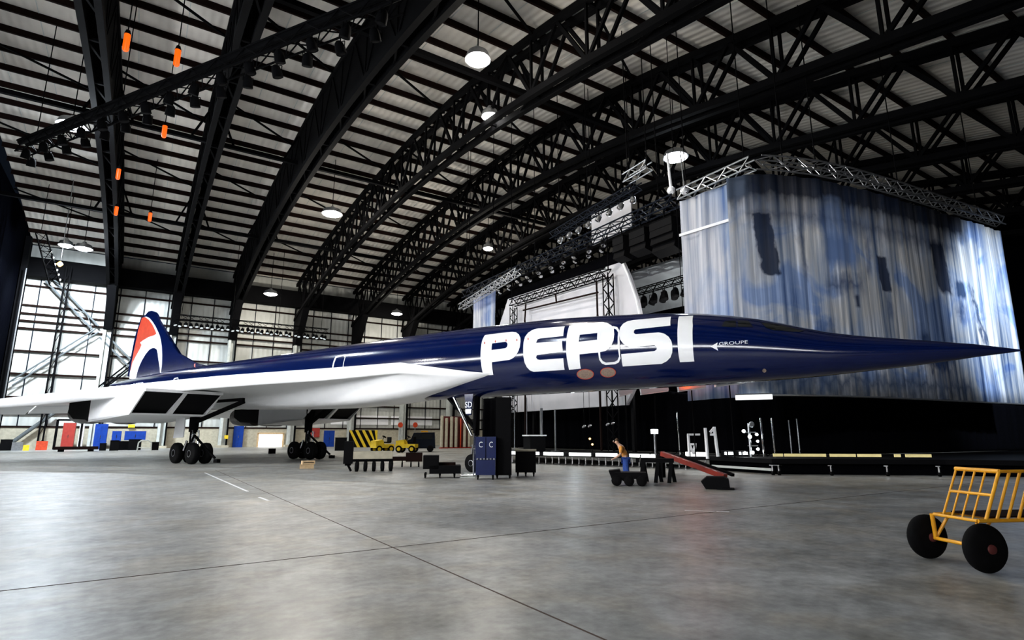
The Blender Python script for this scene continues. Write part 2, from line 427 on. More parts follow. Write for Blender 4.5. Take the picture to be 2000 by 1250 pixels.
# columns and roof trusses
FX = [-4.3, 2.75, 9.85, 18.55, 27.2, 35.5, 43.8, 52.1, 60.4, 68.7]
ordw = ['first', 'second', 'third', 'fourth', 'fifth', 'sixth', 'seventh', 'eighth', 'ninth', 'tenth', 'eleventh', 'twelfth', 'thirteenth', 'fourteenth', 'fifteenth', 'sixteenth', 'seventeenth', 'eighteenth', 'nineteenth', 'twentieth']
ordw += ['twenty-'+w_ for w_ in ordw[:9]]+['thirtieth', 'thirty-first', 'thirty-second']
for i, X in enumerate(FX):
    t = tag(empty('roof_truss', (X, 0, 0)), f'black lattice roof truss spanning the hangar, {ordw[i]} from the left end wall', 'roof truss', 'roof trusses')
    hw = .42
    top = MB(); bot = MB(); web = MB()
    pts = sorted(PY)+[YF]
    pts = [YN+.1]+[p for p in pts if p > YN+.5]
    for sx in (-hw, hw):
        for a, b in zip(pts, pts[1:]):
            top.bar((sx, a, zt(a)+.1), (sx, b, zt(b)+.1), .34, .42)
            bot.bar((sx, a, zb(a)), (sx, b, zb(b)), .34, .42)
    for j, a in enumerate(pts[:-1]):
        b = pts[j+1]
        for sx in (-hw, hw):
            if j % 2 == 0:
                web.bar((sx, a, zb(a)), (sx, b, zt(b)), .17, .22)
                web.bar((sx, a, zb(a)), (sx, a, zt(a)), .15)
            else:
                web.bar((sx, a, zt(a)), (sx, b, zb(b)), .17, .22)
        if j % 2 == 0:
            web.bar((-hw, a, zb(a)), (hw, a, zb(a)), .16); web.bar((-hw, a, zt(a)), (hw, a, zt(a)), .16)
            web.bar((-hw, a, zb(a)), (hw, b, zb(b)), .12)
    top.build('top_chord', 'dark_steel', t); bot.build('bottom_chord', 'dark_steel', t); web.build('bracing', 'dark_steel', t)
    if i < 3:
        for sx in (-hw, hw):
            pl_ = [(sx, q, zt(q)) for q in pts]+[(sx, q, zb(q)) for q in pts[::-1]]
            n_ = len(pts); me_ = MB()
            me_.add(pl_+[(x_+.03, y_, z_) for x_, y_, z_ in pl_], [(q, q+1, 2*n_-2-q, 2*n_-1-q) for q in range(n_-1)]+[(2*n_+q, 2*n_+q+1, 4*n_-2-q, 4*n_-1-q) for q in range(n_-1)])
            me_.build('web_plate', 'dark_steel', t)
    c = tag(empty('wall_column', (X, YF-.9, 0)), f'steel column against the far wall under the {ordw[i]} roof truss', 'column', 'columns along the far wall')
    zc_ = 18.2
    MB().box((-.28, 0, zc_/2), (.3, 1.1, zc_)).box((.15, .0, zc_/2), (.55, .25, zc_)).build('shaft', 'light_steel', c)
    MB().box((.5, 0, zc_/2), (.18, 1.1, zc_)).build('flange', 'dark_steel', c)
    kn = MB().prism([(-.45, .7, 14.5), (-.45, -.6, 14.5), (-.45, -4.5, zb(YF-5.4)), (-.45, .7, zb(YF)+.5)], (.9, 0, 0))
    kn.build('haunch', 'dark_steel', c)
    MB().box((0, 0, .15), (1.5, 1.6, .3)).build('base_plate', 'cream', c)
# tie members and bracing between trusses
tb = MB()
for (x0, x1) in zip([XW]+FX[:-1], FX):
    for yy in (20.5, 33.6, 46.7, 59.8, 72.9):
        tb.bar((x0, yy, zt(yy)+.15), (x1, yy+5.24, zt(yy+5.24)+.15), .13)
tbo = tb.build('roof_bracing', 'dark_steel', ceil)
for yy in (28.36, 49.32, 67.66):
    tr = MB().bar((XW, yy, zb(yy)+1.6), (XE, yy, zb(yy)+1.6), .3, .34)
    for x0 in FX:
        for s in (-1, 1): tr.bar((x0+s*1.6, yy, zb(yy)+1.6), (x0+s*.5, yy, zt(yy)), .16)
    tr.build('longitudinal_tie', 'dark_steel', ceil)

# wall wind-bracing and door mast in the left bays
def wp(x, y, Y=YF-1.0): return on_y(x, y, Y)
b = MB()
def dbl(p, q, gap, r=.12):
    p = Vector(p); q = Vector(q); n = Vector((-(q-p).z, 0, (q-p).x)).normalized()*gap/2
    b.tube(p+n, q+n, r); b.tube(p-n, q-n, r)
    L_ = (q-p).length; kk = int(L_/1.6)
    for i in range(kk):
        u, v_ = p+(q-p)*(i/kk), p+(q-p)*((i+1)/kk)
        b.bar(u+n*(1 if i % 2 else -1), v_-n*(1 if i % 2 else -1), .06)
dbl(wp(95, 545), wp(186, 640), .75); dbl(wp(200, 655), wp(256, 712), .7)
o = b.build('wall_brace', 'grey_tube'); tag(o, 'long tubular lattice brace sloping down to the right across the pale far wall', 'brace')
b = MB(); dbl(wp(190, 645), wp(20, 750), .5, .09)
o = b.build('wall_brace', 'grey_tube'); tag(o, 'thin twin-tube brace sloping down to the left on the pale far wall', 'brace')
b = MB(); dbl(wp(262, 705), wp(186, 765), .4, .1); b.tube(wp(190, 770), wp(262, 714), .1)
o = b.build('wall_brace', 'dark_steel'); tag(o, 'short dark brace just left of the tail fin', 'brace')
b = MB(); b.tube(wp(112, 802), wp(18, 868), .22)
o = b.build('wall_brace', 'grey_tube'); tag(o, 'low grey tubular brace reaching the floor below the left wing', 'brace')
m_ = empty('bracing_mast', wp(76, 876, YF-3.2)); m_.location.z = 0
tag(m_, 'thin dark lattice mast standing in the leftmost wall bay', 'mast')
mm = MB()
for s in (-.22, .22): mm.tube((s, 0, 0), (s+.1, 0, 21.5), .09)
for i in range(14): mm.bar((-.22, 0, i*1.5), (.3, 0, i*1.5+1.5), .06)
mm.build('mast', 'dark_steel', m_)

# ================================================================== roof floodlights
def bay_light(i, x, y, z, label, big=1.0, mat_='lamp_glass', tilt=(0, 0, -1)):
    t = tag(empty('high_bay_light', (x, y, z)), label, 'lamp', 'floodlights under the hangar roof')
    r = .62*big
    MB().lathe((0, 0, .35), (0, 0, -1), [(0, .16), (.15, .22), (.35, .5*big), (.75, r), (.78, r)], 20).build('reflector', 'aluminium', t, True)
    MB().lathe((0, 0, -.36), (0, 0, -1), [(0, r*.97), (.12, r*.85), (.25, r*.5), (.3, .05)], 20).build('lens', mat_, t, True)
    top = zt(y)+.6
    MB().tube((0, 0, .3), (0, 0, top-z+.24), .035).build('hanger', 'dark_steel', t)
    return t
labs = ['high bay floodlight at upper left of the roof beside the first truss', 'brightest floodlight hung low over the pale far wall at left',
        'warm floodlight near the top middle of the roof', 'floodlight hung above the middle of the aircraft, left of the fourth truss',
        'low floodlight over the far wall above the rear fuselage', 'blazing floodlight on a mast above the stage truss',
        'small round floodlight above the small blue and white banner', 'rightmost low floodlight hung before the far wall',
        'floodlight over the open floor left of the aircraft']
for i, (x, y, z, pw, c_) in enumerate(BAYS):
    bay_light(i, x, y, z, labs[i], [1.5, 1.35, 1.15, 1.6, 1.45, 1.5, 1.0, 1.4, 1][i], 'lamp_cool' if c_ == COOL else 'lamp_glass')
    if i == 1: bay_light(i, x-1.6, y+.6, z+.25, 'second brightest floodlight hung low at left, just left of its twin', 1.1, 'lamp_cool')
p = on_x(957, 217, 18.2)
bay_light(0, p.x, p.y, p.z, 'half lit floodlight tucked against the fourth roof truss', 1.0)
for i, (x, y, z, tg) in enumerate(WFL):
    t = tag(empty('added_floodlight', (x, y, z), math.atan2(tg[1]-y, tg[0]-x)), f'added square floodlight, out of view on the left end wall, the {["nearer", "farther"][i]} of two', 'lamp')
    MB().box((0, 0, 0), (.35, .8, .6)).build('housing', 'dark_steel', t); MB().box((.19, 0, 0), (.04, .7, .5)).build('lens', 'lamp_glass', t); MB().bar((-.9, 0, 0), (-.1, 0, 0), .12).build('bracket', 'dark_steel', t)
# orange tube heaters
for (x, y, dz, lab) in ((247, 83, .95, 'largest orange tube lamp, uppermost of the left column'), (346, 113, .95, 'orange tube lamp at upper right above the black lighting truss'),
                        (321, 257, .85, 'orange tube lamp just under the black lighting truss'), (231, 340, .85, 'orange tube lamp in the middle of the left column'),
                        (227, 412, .8, 'orange tube lamp low beside the first roof truss'), (293, 424, .8, 'lowest orange tube lamp on the right')):
    Yp = {247: 33.5, 346: 33.5, 321: 44.2, 231: 53.5, 227: 61.4, 293: 61.5}[x]
    p = on_y(x, y, Yp)
    t = tag(empty('tube_lamp', p), lab+' under the roof', 'lamp', 'orange tube lamps')
    MB().lathe((0, 0, dz/2+.05), (0, 0, -1), [(0, .1), (.05, .15), (dz, .15), (dz+.08, .1)], 14).build('tube', 'orange_tube', t, True)
    MB().tube((0, 0, dz/2), (0, 0, dz/2+.25), .17, .1).build('cap', 'dark_steel', t)
    MB().tube((0, 0, dz/2+.2), (0, 0, zt(Yp)+.6-p.z), .03).build('cable', 'dark_steel', t)

# ================================================================== THE AIRCRAFT  (local: x = nose to tail, y = starboard, z up)
TH = R(20.98)
NX, NY_ = 19.8, 5.25
air = tag(empty('airliner', (NX, NY_, 0), TH+PI/2), 'slender dark blue supersonic airliner with white delta wings and giant white PEPSI lettering', 'aircraft')
DX = Vector((-math.sin(TH), math.cos(TH), 0)); DY = Vector((-math.cos(TH), -math.sin(TH), 0)); DN = Vector((NX, NY_, 0))
def interp(t, x):
    xs = [a for a, _ in t]; return float(np.interp(x, xs, [b for _, b in t]))
TOP = [(0, 3.88), (1, 4.13), (2.15, 4.35), (3.4, 4.57), (4.5, 4.80), (5.5, 5.16), (6.6, 5.52), (7.6, 5.77), (8.87, 6.0), (10.86, 6.21), (14.3, 6.45), (17, 6.52), (20, 6.58), (23.5, 6.60), (45, 6.6), (50, 6.55), (55, 6.42), (61.9, 6.12)]
BOT = [(0, 3.84), (1.05, 3.75), (2.24, 3.62), (3.5, 3.54), (4.9, 3.44), (6.45, 3.39), (8.1, 3.36), (10, 3.34), (20, 3.3), (44, 3.3), (50, 4.0), (55, 4.9), (61.9, 6.0)]
WID = [(0, .02), (1, .19), (2.2, .37), (3.4, .52), (5, .75), (6.6, 1.0), (8.9, 1.25), (11, 1.38), (14, 1.44), (44, 1.44), (50, 1.2), (55, .82), (61.9, .07)]
def sm(t, s, r=.7): return (interp(t, s-r)+2*interp(t, s)+interp(t, s+r))/4 if 1.2 < s < 60 else interp(t, s)
def sec(s): t, b_ = sm(TOP, s), sm(BOT, s); return (t+b_)/2, max((t-b_)/2, .015), sm(WID, s)
def surf_y(s, z, off=.012):
    zc, b_, a = sec(s); q = max(0.0, 1-((z-zc)/b_)**2); return a*math.sqrt(q)+off
def px2sz(px, py):
    """pixel -> (station, height) on the starboard fuselage skin"""
    d = ray(px, py); y = 1.3
    for _ in range(25):
        P0 = DN+DY*y; t = (P0-CP).dot(DY)/d.dot(DY); P = CP+d*t
        s = (P-DN).dot(DX); z = P.z; y = .5*y+.5*surf_y(s, z, 0)
    return s, z
def loc_at(px, py, y):
    d = ray(px, py); P0 = DN+DY*y; t = (P0-CP).dot(DY)/d.dot(DY); P = CP+d*t
    return (P-DN).dot(DX), P.z
st = sorted(set([0, .15, .4, .7]+list(np.arange(1, 10, .35))+list(np.arange(10, 61.9, .8))+[61.9]))
mb = MB(); rows = []
for s in st:
    zc, b_, a = sec(s)
    rows.append([(s, a*math.cos(t*2*PI/56), zc+b_*math.sin(t*2*PI/56)) for t in range(56)])
mb.grid(rows, True)
mb.build('fuselage', 'blue_paint', air, 60)

def decal(name, outer, holes, m, off=.012, parent=air, conv=px2sz, yfun=surf_y):
    bm = bmesh.new()
    for loop in [outer]+list(holes):
        vs = []
        for (x, y) in loop:
            s, z = conv(x, y); vs.append(bm.verts.new((s, 0, z)))
        for i in range(len(vs)): bm.edges.new((vs[i], vs[(i+1) % len(vs)]))
    bmesh.ops.triangle_fill(bm, edges=bm.edges[:], use_beauty=True)
    zs = [v.co.z for v in bm.verts]; ss = [v.co.x for v in bm.verts]
    for z in np.arange(min(zs)+.05, max(zs), .07):
        bmesh.ops.bisect_plane(bm, geom=bm.verts[:]+bm.edges[:]+bm.faces[:], plane_co=(0, 0, z), plane_no=(0, 0, 1))
    for s in np.arange(min(ss)+.2, max(ss), .3):
        bmesh.ops.bisect_plane(bm, geom=bm.verts[:]+bm.edges[:]+bm.faces[:], plane_co=(s, 0, 0), plane_no=(1, 0, 0))
    for v in bm.verts: v.co.y = yfun(v.co.x, v.co.z, off)
    for f in bm.faces:
        f.smooth = True
    bmesh.ops.recalc_face_normals(bm, faces=bm.faces)
    if sum(f.normal.y for f in bm.faces) < 0: bmesh.ops.reverse_faces(bm, faces=bm.faces)
    me = bpy.data.meshes.new(name); bm.to_mesh(me); bm.free(); me.materials.append(M[m])
    o = bpy.data.objects.new(name, me); COL.objects.link(o); o.parent = parent
    return o
SCL = 2000/240
def A_(pts): return [(930+x/SCL, 600+y/SCL) for x, y in pts]
def B_(pts): return [(1150+x/SCL, 600+y/SCL) for x, y in pts]
def smooth_loop(pts, n=1):
    return pts
decal('letter_p', A_([(145, 455), (370, 424), (590, 400), (650, 408), (700, 445), (722, 500), (724, 560), (715, 640), (695, 700), (665, 760), (635, 800), (590, 835), (540, 858), (258, 895), (265, 1000), (283, 1102), (122, 1115), (95, 1000), (78, 860), (75, 740), (85, 620), (105, 530)]),
      [A_([(262, 590), (380, 575), (480, 563), (505, 578), (515, 605), (508, 640), (480, 668), (252, 698)])], 'white_paint')
decal('letter_e', A_([(1445, 310), (1420, 470), (1040, 510), (1000, 525), (978, 580), (1400, 550), (1404, 640), (1414, 722), (990, 780), (978, 820), (1000, 850), (1040, 858), (1420, 832), (1430, 930), (1442, 1020), (940, 1052), (880, 1030), (830, 980), (790, 900), (773, 800), (768, 690), (775, 570), (800, 480), (850, 415), (920, 370), (1010, 345), (1200, 332)]), [], 'white_paint')
decal('letter_p', A_([(1520, 300), (1733, 272), (1933, 252), (2053, 242), (2133, 255), (2203, 295), (2243, 355), (2251, 440), (2238, 540), (2208, 610), (2163, 670), (2103, 715), (1983, 738), (1685, 768), (1690, 880), (1705, 1000), (1515, 1020), (1490, 900), (1470, 760), (1465, 640), (1475, 500), (1495, 380)]),
      [A_([(1690, 450), (1975, 420), (1970, 530), (1672, 562)])], 'white_paint')
decal('letter_s', B_([(1340, 155), (1330, 300), (760, 362), (738, 380), (735, 420), (765, 440), (1140, 410), (1230, 430), (1300, 480), (1345, 550), (1365, 640), (1360, 740), (1330, 820), (1270, 880), (1190, 922), (555, 965), (540, 880), (530, 765), (1070, 715), (1105, 690), (1110, 650), (1070, 618), (690, 655), (620, 630), (560, 590), (510, 525), (495, 450), (500, 380), (515, 330), (560, 270), (630, 230), (720, 210)]), [], 'white_paint')
decal('letter_i', B_([(1470, 150), (1700, 140), (1695, 300), (1690, 450), (1697, 620), (1720, 885), (1485, 895), (1455, 700), (1445, 500), (1450, 300)]), [], 'white_paint')
def ring_decal(name, pts, wpx, m='white_paint', off=.016):
    cx_ = sum(p[0] for p in pts)/len(pts); cy_ = sum(p[1] for p in pts)/len(pts)
    inner = []
    for x, y in pts:
        dx, dy = x-cx_, y-cy_; L_ = math.hypot(dx, dy); inner.append((x-dx/L_*wpx*(1 if abs(dx)/L_ > .5 else 1.25), y-dy/L_*wpx*1.15))
    return decal(name, pts, [inner], m, off)
o = ring_decal('door_outline', [(1171, 646), (1176, 640), (1183, 637.5), (1199, 637), (1206, 639), (1210, 645), (1211, 670), (1212.5, 700), (1209, 708), (1202, 711.5), (1183, 713), (1176, 710), (1171, 703), (1169, 690), (1168.5, 665)], 4.2, off=.02)
o['label'] = 'white outline of the front door between the letters'
o = ring_decal('door_outline', [(649, 734), (652, 705), (656, 696), (674, 692.5), (675.5, 697), (671, 731)], 2.6)
o['label'] = 'white outline of the middle door'
o = ring_decal('door_outline', [(334.5, 758), (337, 746), (341, 738.5), (348, 737), (349, 741), (346, 757)], 1.7)
o['label'] = 'white outline of the rear door'
def oval(cx_, cy_, rx, ry, n=20): return [(cx_+rx*math.cos(2*PI*i/n), cy_+ry*math.sin(2*PI*i/n)) for i in range(n)]
for cx_ in ((1143.5, 731, 15.5, 9), (1188, 727.5, 14, 8.5)):
    e_ = decal('static_port_plate', oval(*cx_), [], 'oval_grey', .014); e_['label'] = 'grey oval plate ringed in red below the lettering'
    decal('plate_ring', oval(cx_[0], cx_[1], cx_[2]+1.4, cx_[3]+1.4), [oval(cx_[0], cx_[1], cx_[2], cx_[3])], 'red_line', .016, e_).parent = e_
decal('marking_light', oval(1493, 724, 4, 4, 12), [], 'oval_grey', .014)
for x, y in ((947, 670), (968, 667), (989, 665), (1010, 664), (1032, 662)):
    decal('cabin_window', oval(x, y, 1.1, 2.6, 10), [], 'red_line', .02)
decal('side_window', [(1409, 638), (1416, 627), (1437, 626), (1437.5, 639)], [], 'glass_dark')
decal('side_window', [(1441, 638.5), (1442, 626), (1462, 626.5), (1471, 639)], [], 'glass_dark')
decal('visor', [(1487, 630), (1515, 633), (1545, 640), (1572, 646), (1560, 648.5), (1510, 645), (1496, 640)], [], 'glass_dark', .02)
def skin_text(txt, px, py, h_px, m, name, slope=-.05, wide=1.0):
    s0, z0 = px2sz(px, py); s1, z1 = px2sz(px, py-h_px); h = (z1-z0)/.72
    s2, _ = px2sz(px+10, py); k = -1.0
    mb = text_mb(txt, h, lambda u, v: (s0+k*u*wide, surf_y(s0-u*wide, z0+v+slope*0, .018), z0+v))
    return mb.build(name, m, air)
decal('small_arrow', [(1388, 677), (1402, 669), (1400, 677), (1403, 685)], [], 'white_paint', .016)
skin_text('GROUPE', 1404, 675, 6.5, 'white_paint', 'small_lettering', wide=1.5)
skin_text('F-BTSD', 260, 757, 8, 'white_paint', 'registration', wide=1.6)

# wing: ogival delta, one skin
LE = [(0, 16.0, 4.15), (1.35, 17.3, 4.2), (1.5, 18.2, 4.3), (2, 21.5, 4.75), (3, 26, 4.62), (4, 29.5, 4.55), (5, 32.3, 4.45), (6, 34.8, 4.3), (8, 39.2, 3.95), (10, 43.2, 3.6), (11.5, 46.3, 3.35), (12.4, 48.8, 3.2), (12.8, 51.2, 3.15)]
TL = [(0, 1.0), (1.2, .92), (1.5, .8), (1.8, .6), (2.2, .38), (2.8, .22), (4, .18), (6, .16), (10, .12), (12.8, .06)]
FH = [(0, .02), (1.35, .04), (1.5, .12), (2, .42), (3, .56), (5, .6), (8, .6), (10.5, .55), (12.8, .3)]   # height of the blunt drooped leading edge
def lin(t, y): return float(np.interp(abs(y), [a for a, _ in t], [b for _, b in t]))
def wsec(y):
    y = abs(y); sl = float(np.interp(y, [l[0] for l in LE], [l[1] for l in LE])); zl = float(np.interp(y, [l[0] for l in LE], [l[2] for l in LE]))
    return sl, zl, 52.6-.03*y, 4.02-.05*y
def wz(y, s, up):
    sl, zl, te, zte = wsec(y); x = min(max((s-sl)/(te-sl), 0), 1); h = lin(FH, y)/2
    f = (1-(1-min(x/.3, 1))**2)*(1 if x < .3 else 1-((x-.3)/.7)**1.5*.9)
    if abs(y) > 2: f = min(f, 1)
    k = lin(TL, y); d = s-sl
    camber = zl+(zte-zl)*(1-(1-x)**1.8)
    if up: return camber+h*(1-.7*min(x*2, 1))*min(1, math.sqrt(d/.5+1e-6))+.2*k*f*(1-x)+.02
    hh = h*min(1, math.sqrt(d/.35+1e-6))
    if d > .5: hh = h*max(0, 1-(d-.5)/1.1)
    return camber-hh-k*f-.02
ys_ = [-12.8, -12.6, -12.4, -11.5, -10, -9, -8, -7, -6, -5, -4, -3.5, -3, -2.5, -2.2, -2, -1.8, -1.65, -1.5, -1.35, -1.0, -.5, 0]
ys_ = ys_+[-v for v in ys_[-2::-1]]
dsx = [0, .04, .12, .25, .38, .5, .75, 1.1, 1.6]
rows = []
for y in ys_:
    sl, zl, te, zte = wsec(y); c_ = te-sl; r_ = []
    ds = [d*min(1, c_/6) for d in dsx]; ds += [ds[-1]+(c_-ds[-1])*q for q in (.05, .12, .2, .3, .42, .55, .7, .85, 1)]
    for d in ds: r_.append((sl+d, y, wz(y, sl+d, True)))
    for d in ds[::-1][:-1]: r_.append((sl+d, y, wz(y, sl+d, False)))
    rows.append(r_)
mb = MB(); mb.grid(rows, True)
mb.build('wing', 'white_paint', air, 50)
for a_, b_ in ((1.6, 3.6), (3.7, 7.5), (7.6, 9.8), (9.9, 12.5)):
    for sg in (1, -1):
        mb = MB()
        te0, te1 = wsec(a_), wsec(b_)
        pts = [(te0[2], sg*a_, te0[3]+.05), (te0[2]+1.9, sg*a_, te0[3]-.55), (te0[2]+1.9, sg*a_, te0[3]-.58), (te0[2], sg*a_, te0[3]-.06)]
        q = [(te1[2], sg*b_, te1[3]+.05), (te1[2]+1.7, sg*b_, te1[3]-.5), (te1[2]+1.7, sg*b_, te1[3]-.53), (te1[2], sg*b_, te1[3]-.06)]
        mb.grid([pts, q], True); mb.add(pts, [(0, 1, 2, 3)]); mb.add(q, [(3, 2, 1, 0)]); mb.build('elevon', 'white_paint', air)

# fin with the roundel sweep
def fy(s, z):
    return .13*max(.15, 1-abs((s-53.5)/9.5))*max(.25, 1-(z-6)/9)+.03
finpx = [(420, 716), (404, 716), (390, 711), (382, 708), (371, 703), (360, 696), (350, 690), (341, 683), (337, 672), (331, 660), (325, 648), (318, 636), (312, 625), (309, 616), (305, 610), (297, 607), (291, 609), (285, 616), (277, 620), (275, 627), (271, 640), (267, 651), (263, 668), (259, 690), (255, 710), (251, 735), (300, 750), (380, 735)]
fin = [loc_at(x, y, 0) for x, y in finpx]
bm = bmesh.new(); vs = [bm.verts.new((s, 0, z)) for s, z in fin]; bm.faces.new(vs)
bmesh.ops.triangulate(bm, faces=bm.faces[:])
for z in np.arange(6, 12.2, .5): bmesh.ops.bisect_plane(bm, geom=bm.verts[:]+bm.edges[:]+bm.faces[:], plane_co=(0, 0, z), plane_no=(0, 0, 1))
for s in np.arange(43, 60, .8): bmesh.ops.bisect_plane(bm, geom=bm.verts[:]+bm.edges[:]+bm.faces[:], plane_co=(s, 0, 0), plane_no=(1, 0, 0))
bnd = set(v for e in bm.edges if e.is_boundary for v in e.verts)
ret = bmesh.ops.duplicate(bm, geom=bm.verts[:]+bm.edges[:]+bm.faces[:]); vm = ret['vert_map']
orig = [v for v in bm.verts if v in vm and v not in ()]
half = len(bm.verts)//2; bm.verts.ensure_lookup_table()
for i, v in enumerate(bm.verts):
    t_ = fy(v.co.x, v.co.z); v.co.y = t_ if i < half else -t_
edge = [e for e in bm.edges if e.is_boundary]
bmesh.ops.bridge_loops(bm, edges=edge)
bmesh.ops.recalc_face_normals(bm, faces=bm.faces)
me = bpy.data.meshes.new('tail_fin'); bm.to_mesh(me); bm.free(); me.materials.append(M['blue_paint'])
o = bpy.data.objects.new('tail_fin', me); COL.objects.link(o); o.parent = air
def F_(pts): return [(200+x/6.58, 590+y/6.58) for x, y in pts]
fconv = lambda x, y: loc_at(x, y, .12)
fyd = lambda s, z, off: fy(s, z)+off
decal('white_emblem', F_([(520, 190), (560, 185), (600, 205), (640, 250), (680, 310), (705, 360), (735, 430), (752, 500), (764, 580), (768, 680), (766, 800), (755, 910), (745, 905), (738, 830), (722, 740), (712, 660), (700, 610), (670, 590), (640, 592), (600, 615), (555, 670), (510, 745), (475, 820), (448, 900), (430, 985), (345, 985), (352, 900), (385, 780), (430, 690), (480, 600), (500, 550), (480, 520), (520, 490), (590, 450), (670, 425), (692, 405), (680, 370), (640, 290), (590, 225)]), [], 'white_paint', .012, air, fconv, fyd)
decal('red_emblem', F_([(500, 200), (540, 190), (590, 225), (640, 290), (680, 370), (692, 405), (670, 425), (590, 450), (520, 490), (480, 520), (500, 550), (480, 600), (430, 690), (385, 780), (366, 860), (352, 900), (372, 780), (395, 650), (425, 500), (455, 350)]), [], 'red_paint', .013, air, fconv, fyd)
MB().bar((47.6, .0, 6.62), (46.2, 0, 6.75), .12, .25).build('beacon', 'orange_red', air)

# engine nacelles (two, each with a pair of raked intakes and twin nozzles)
for sg, nm in ((1, 'starboard'), (-1, 'port')):
    y0, y1 = 3.55, 7.6; ym = (y0+y1)/2; S0, S1 = (34.9, 42.2) if sg > 0 else (35.9, 43.2)
    def zbm(s): return 2.78-.05*(s-S0)
    mb = MB()
    def wall_(ya, yb_, sfront_top, sfront_bot):
        pts = [(sfront_top, ya*sg, 4.0), (sfront_bot, ya*sg, zbm(sfront_bot)), (S1, ya*sg, zbm(S1)-.05), (S1, ya*sg, 4.0)]
        mb.prism(pts, (0, (yb_-ya)*sg, 0))
    wall_(y1-.07, y1, S0, S0+1.7); wall_(y0, y0+.07, S0, S0+1.7)
    mb.prism([(S0+1.7, y0*sg, zbm(S0+1.7)), (S0+1.7, y0*sg, zbm(S0+1.7)+.1), (S1, y0*sg, zbm(S1)+.1), (S1, y0*sg, zbm(S1)-.05)], (0, (y1-y0)*sg, 0))
    mb.prism([(S0, y0*sg, 3.86), (S0, y0*sg, 4.02), (S1, y0*sg, 4.02), (S1, y0*sg, 3.9)], (0, (y1-y0)*sg, 0))
    na = mb.build('engine_nacelle', 'white_paint', air)
    md = MB(); pts = [(S0-.15, (ym-.1)*sg, 4.0), (S0+1.6, (ym-.1)*sg, zbm(S0)), (S0+4, (ym-.1)*sg, zbm(S0)), (S0+4, (ym-.1)*sg, 4.0)]
    md.prism(pts, (0, .2*sg, 0)).build('intake_divider', 'white_paint', na)
    MB().prism([(S1, (y0+.03)*sg, 3.95), (S1, (y0+.03)*sg, 2.5), (S1+2.6, (y0+.03)*sg, 2.6), (S1+3.6, (y0+.03)*sg, 3.0), (S1+3.6, (y0+.03)*sg, 3.95)], (0, (y1-y0-.06)*sg, 0)).build('nozzle_fairing', 'dark_intake', na)
    for k_, (ya, yb_) in enumerate(((y0+.08, ym-.1), (ym+.1, y1-.08))):
        di = MB().prism([(S0+.15, ya*sg, 3.85), (S0+2.0, ya*sg, zbm(S0+2)+.11), (S1-1, ya*sg, zbm(S1)+.12), (S1-1, ya*sg, 3.85)], (0, (yb_-ya)*sg, 0))
        di.build('intake', 'dark_intake', na)
        yc = (ya+yb_)/2*sg
        nz = MB().lathe((S1+2.0, yc, 3.05), (1, 0, 0), [(0, .72), (.5, .74), (2.2, .7), (2.9, .62), (2.85, .54), (2, .5)], 24)
        nz.build('exhaust_nozzle', 'burnt_metal', na, True)

# landing gear
def wheel(x, y, z, r, w_, parent, hub='steel'):
    t = MB().lathe((x, y-w_/2, z), (0, 1, 0), [(0, r*.62), (.02, r*.86), (w_*.18, r*.97), (w_*.5, r), (w_*.82, r*.97), (w_-.02, r*.86), (w_, r*.62)], 28).build('tyre', 'rubber', parent, 50)
    MB().lathe((x, y-w_/2-.005, z), (0, 1, 0), [(.05, .08), (.0, r*.3), (.04, r*.6), (w_-.03, r*.6), (w_+.01, r*.3), (w_-.04, .08)], 20).build('hub', hub, t, True)
for sg in (1, -1):
    g = MB(); gy = 3.86*sg; gs = 37.3
    g.tube((gs, gy, 4.0), (gs, gy, 1.8), .3, .25, 14); g.tube((gs, gy, 2.0), (gs, gy, .65), .17, n=12)
    g.bar((gs-.95, gy, .62), (gs+.95, gy, .62), .3, .3)
    g.tube((gs-.95, gy-.6, .6), (gs-.95, gy+.6, .6), .1); g.tube((gs+.95, gy-.6, .6), (gs+.95, gy+.6, .6), .1)
    g.bar((gs, gy, 2.35), (gs-3.6, gy-.9*sg, 3.5), .2); g.bar((gs, gy, 3.5), (gs-3.6, gy-.9*sg, 3.62), .16); g.tube((gs-.25, gy-.35, 3.9), (gs-.05, gy-.1, 2.2), .09); g.tube((gs-.25, gy+.35, 3.9), (gs-.05, gy+.1, 2.2), .09)
    leg = g.build('main_gear', 'dark_steel', air, 40)
    cg = MB().tube((gs-.16, gy+.12, 1.9), (gs-.16, gy+.12, .8), .06).tube((gs+.1, gy+.25, 1.3), (gs+.3, gy+.3, .75), .07).box((gs-.22, gy+.1, 1.45), (.2, .26, .5)).tube((gs-.3, gy-.15, 1.9), (gs-.55, gy-.1, .8), .06)
    cg.build('oleo', 'chrome', leg, True)
    MB().bar((gs-.2, gy+.1, 1.7), (gs-2.1, gy-.35, .35), .1).box((gs-2.25, gy-.4, .2), (.4, .2, .2)).build('steering_link', 'dark_steel', leg)
    for sx in (-.95, .95):
        for dy in (-.36, .36): wheel(gs+sx, gy+dy, .6, .6, .42, leg)
    if sg > 0: dr = MB().prism([(gs+.35, gy+.35, 3.7), (gs+1.0, gy+.5, 2.9), (gs+1.2, gy+.5, 1.45), (gs+.3, gy+.35, 1.5)], (0, .06, 0))
    else: dr = MB().prism([(gs+.35, gy-.35, 3.8), (gs+1.2, gy-.5, 3.8), (gs+1.2, gy-.5, 2.6), (gs+.3, gy-.35, 2.4)], (0, -.06, 0))
    dr.build('gear_door', 'white_paint', leg)
ns = 19.0
g = MB().tube((ns, 0, 3.5), (ns, 0, 1.6), .17, .15, 14).tube((ns, 0, 1.7), (ns, 0, .45), .1, n=12).tube((ns, -.3, .4), (ns, .3, .4), .07)
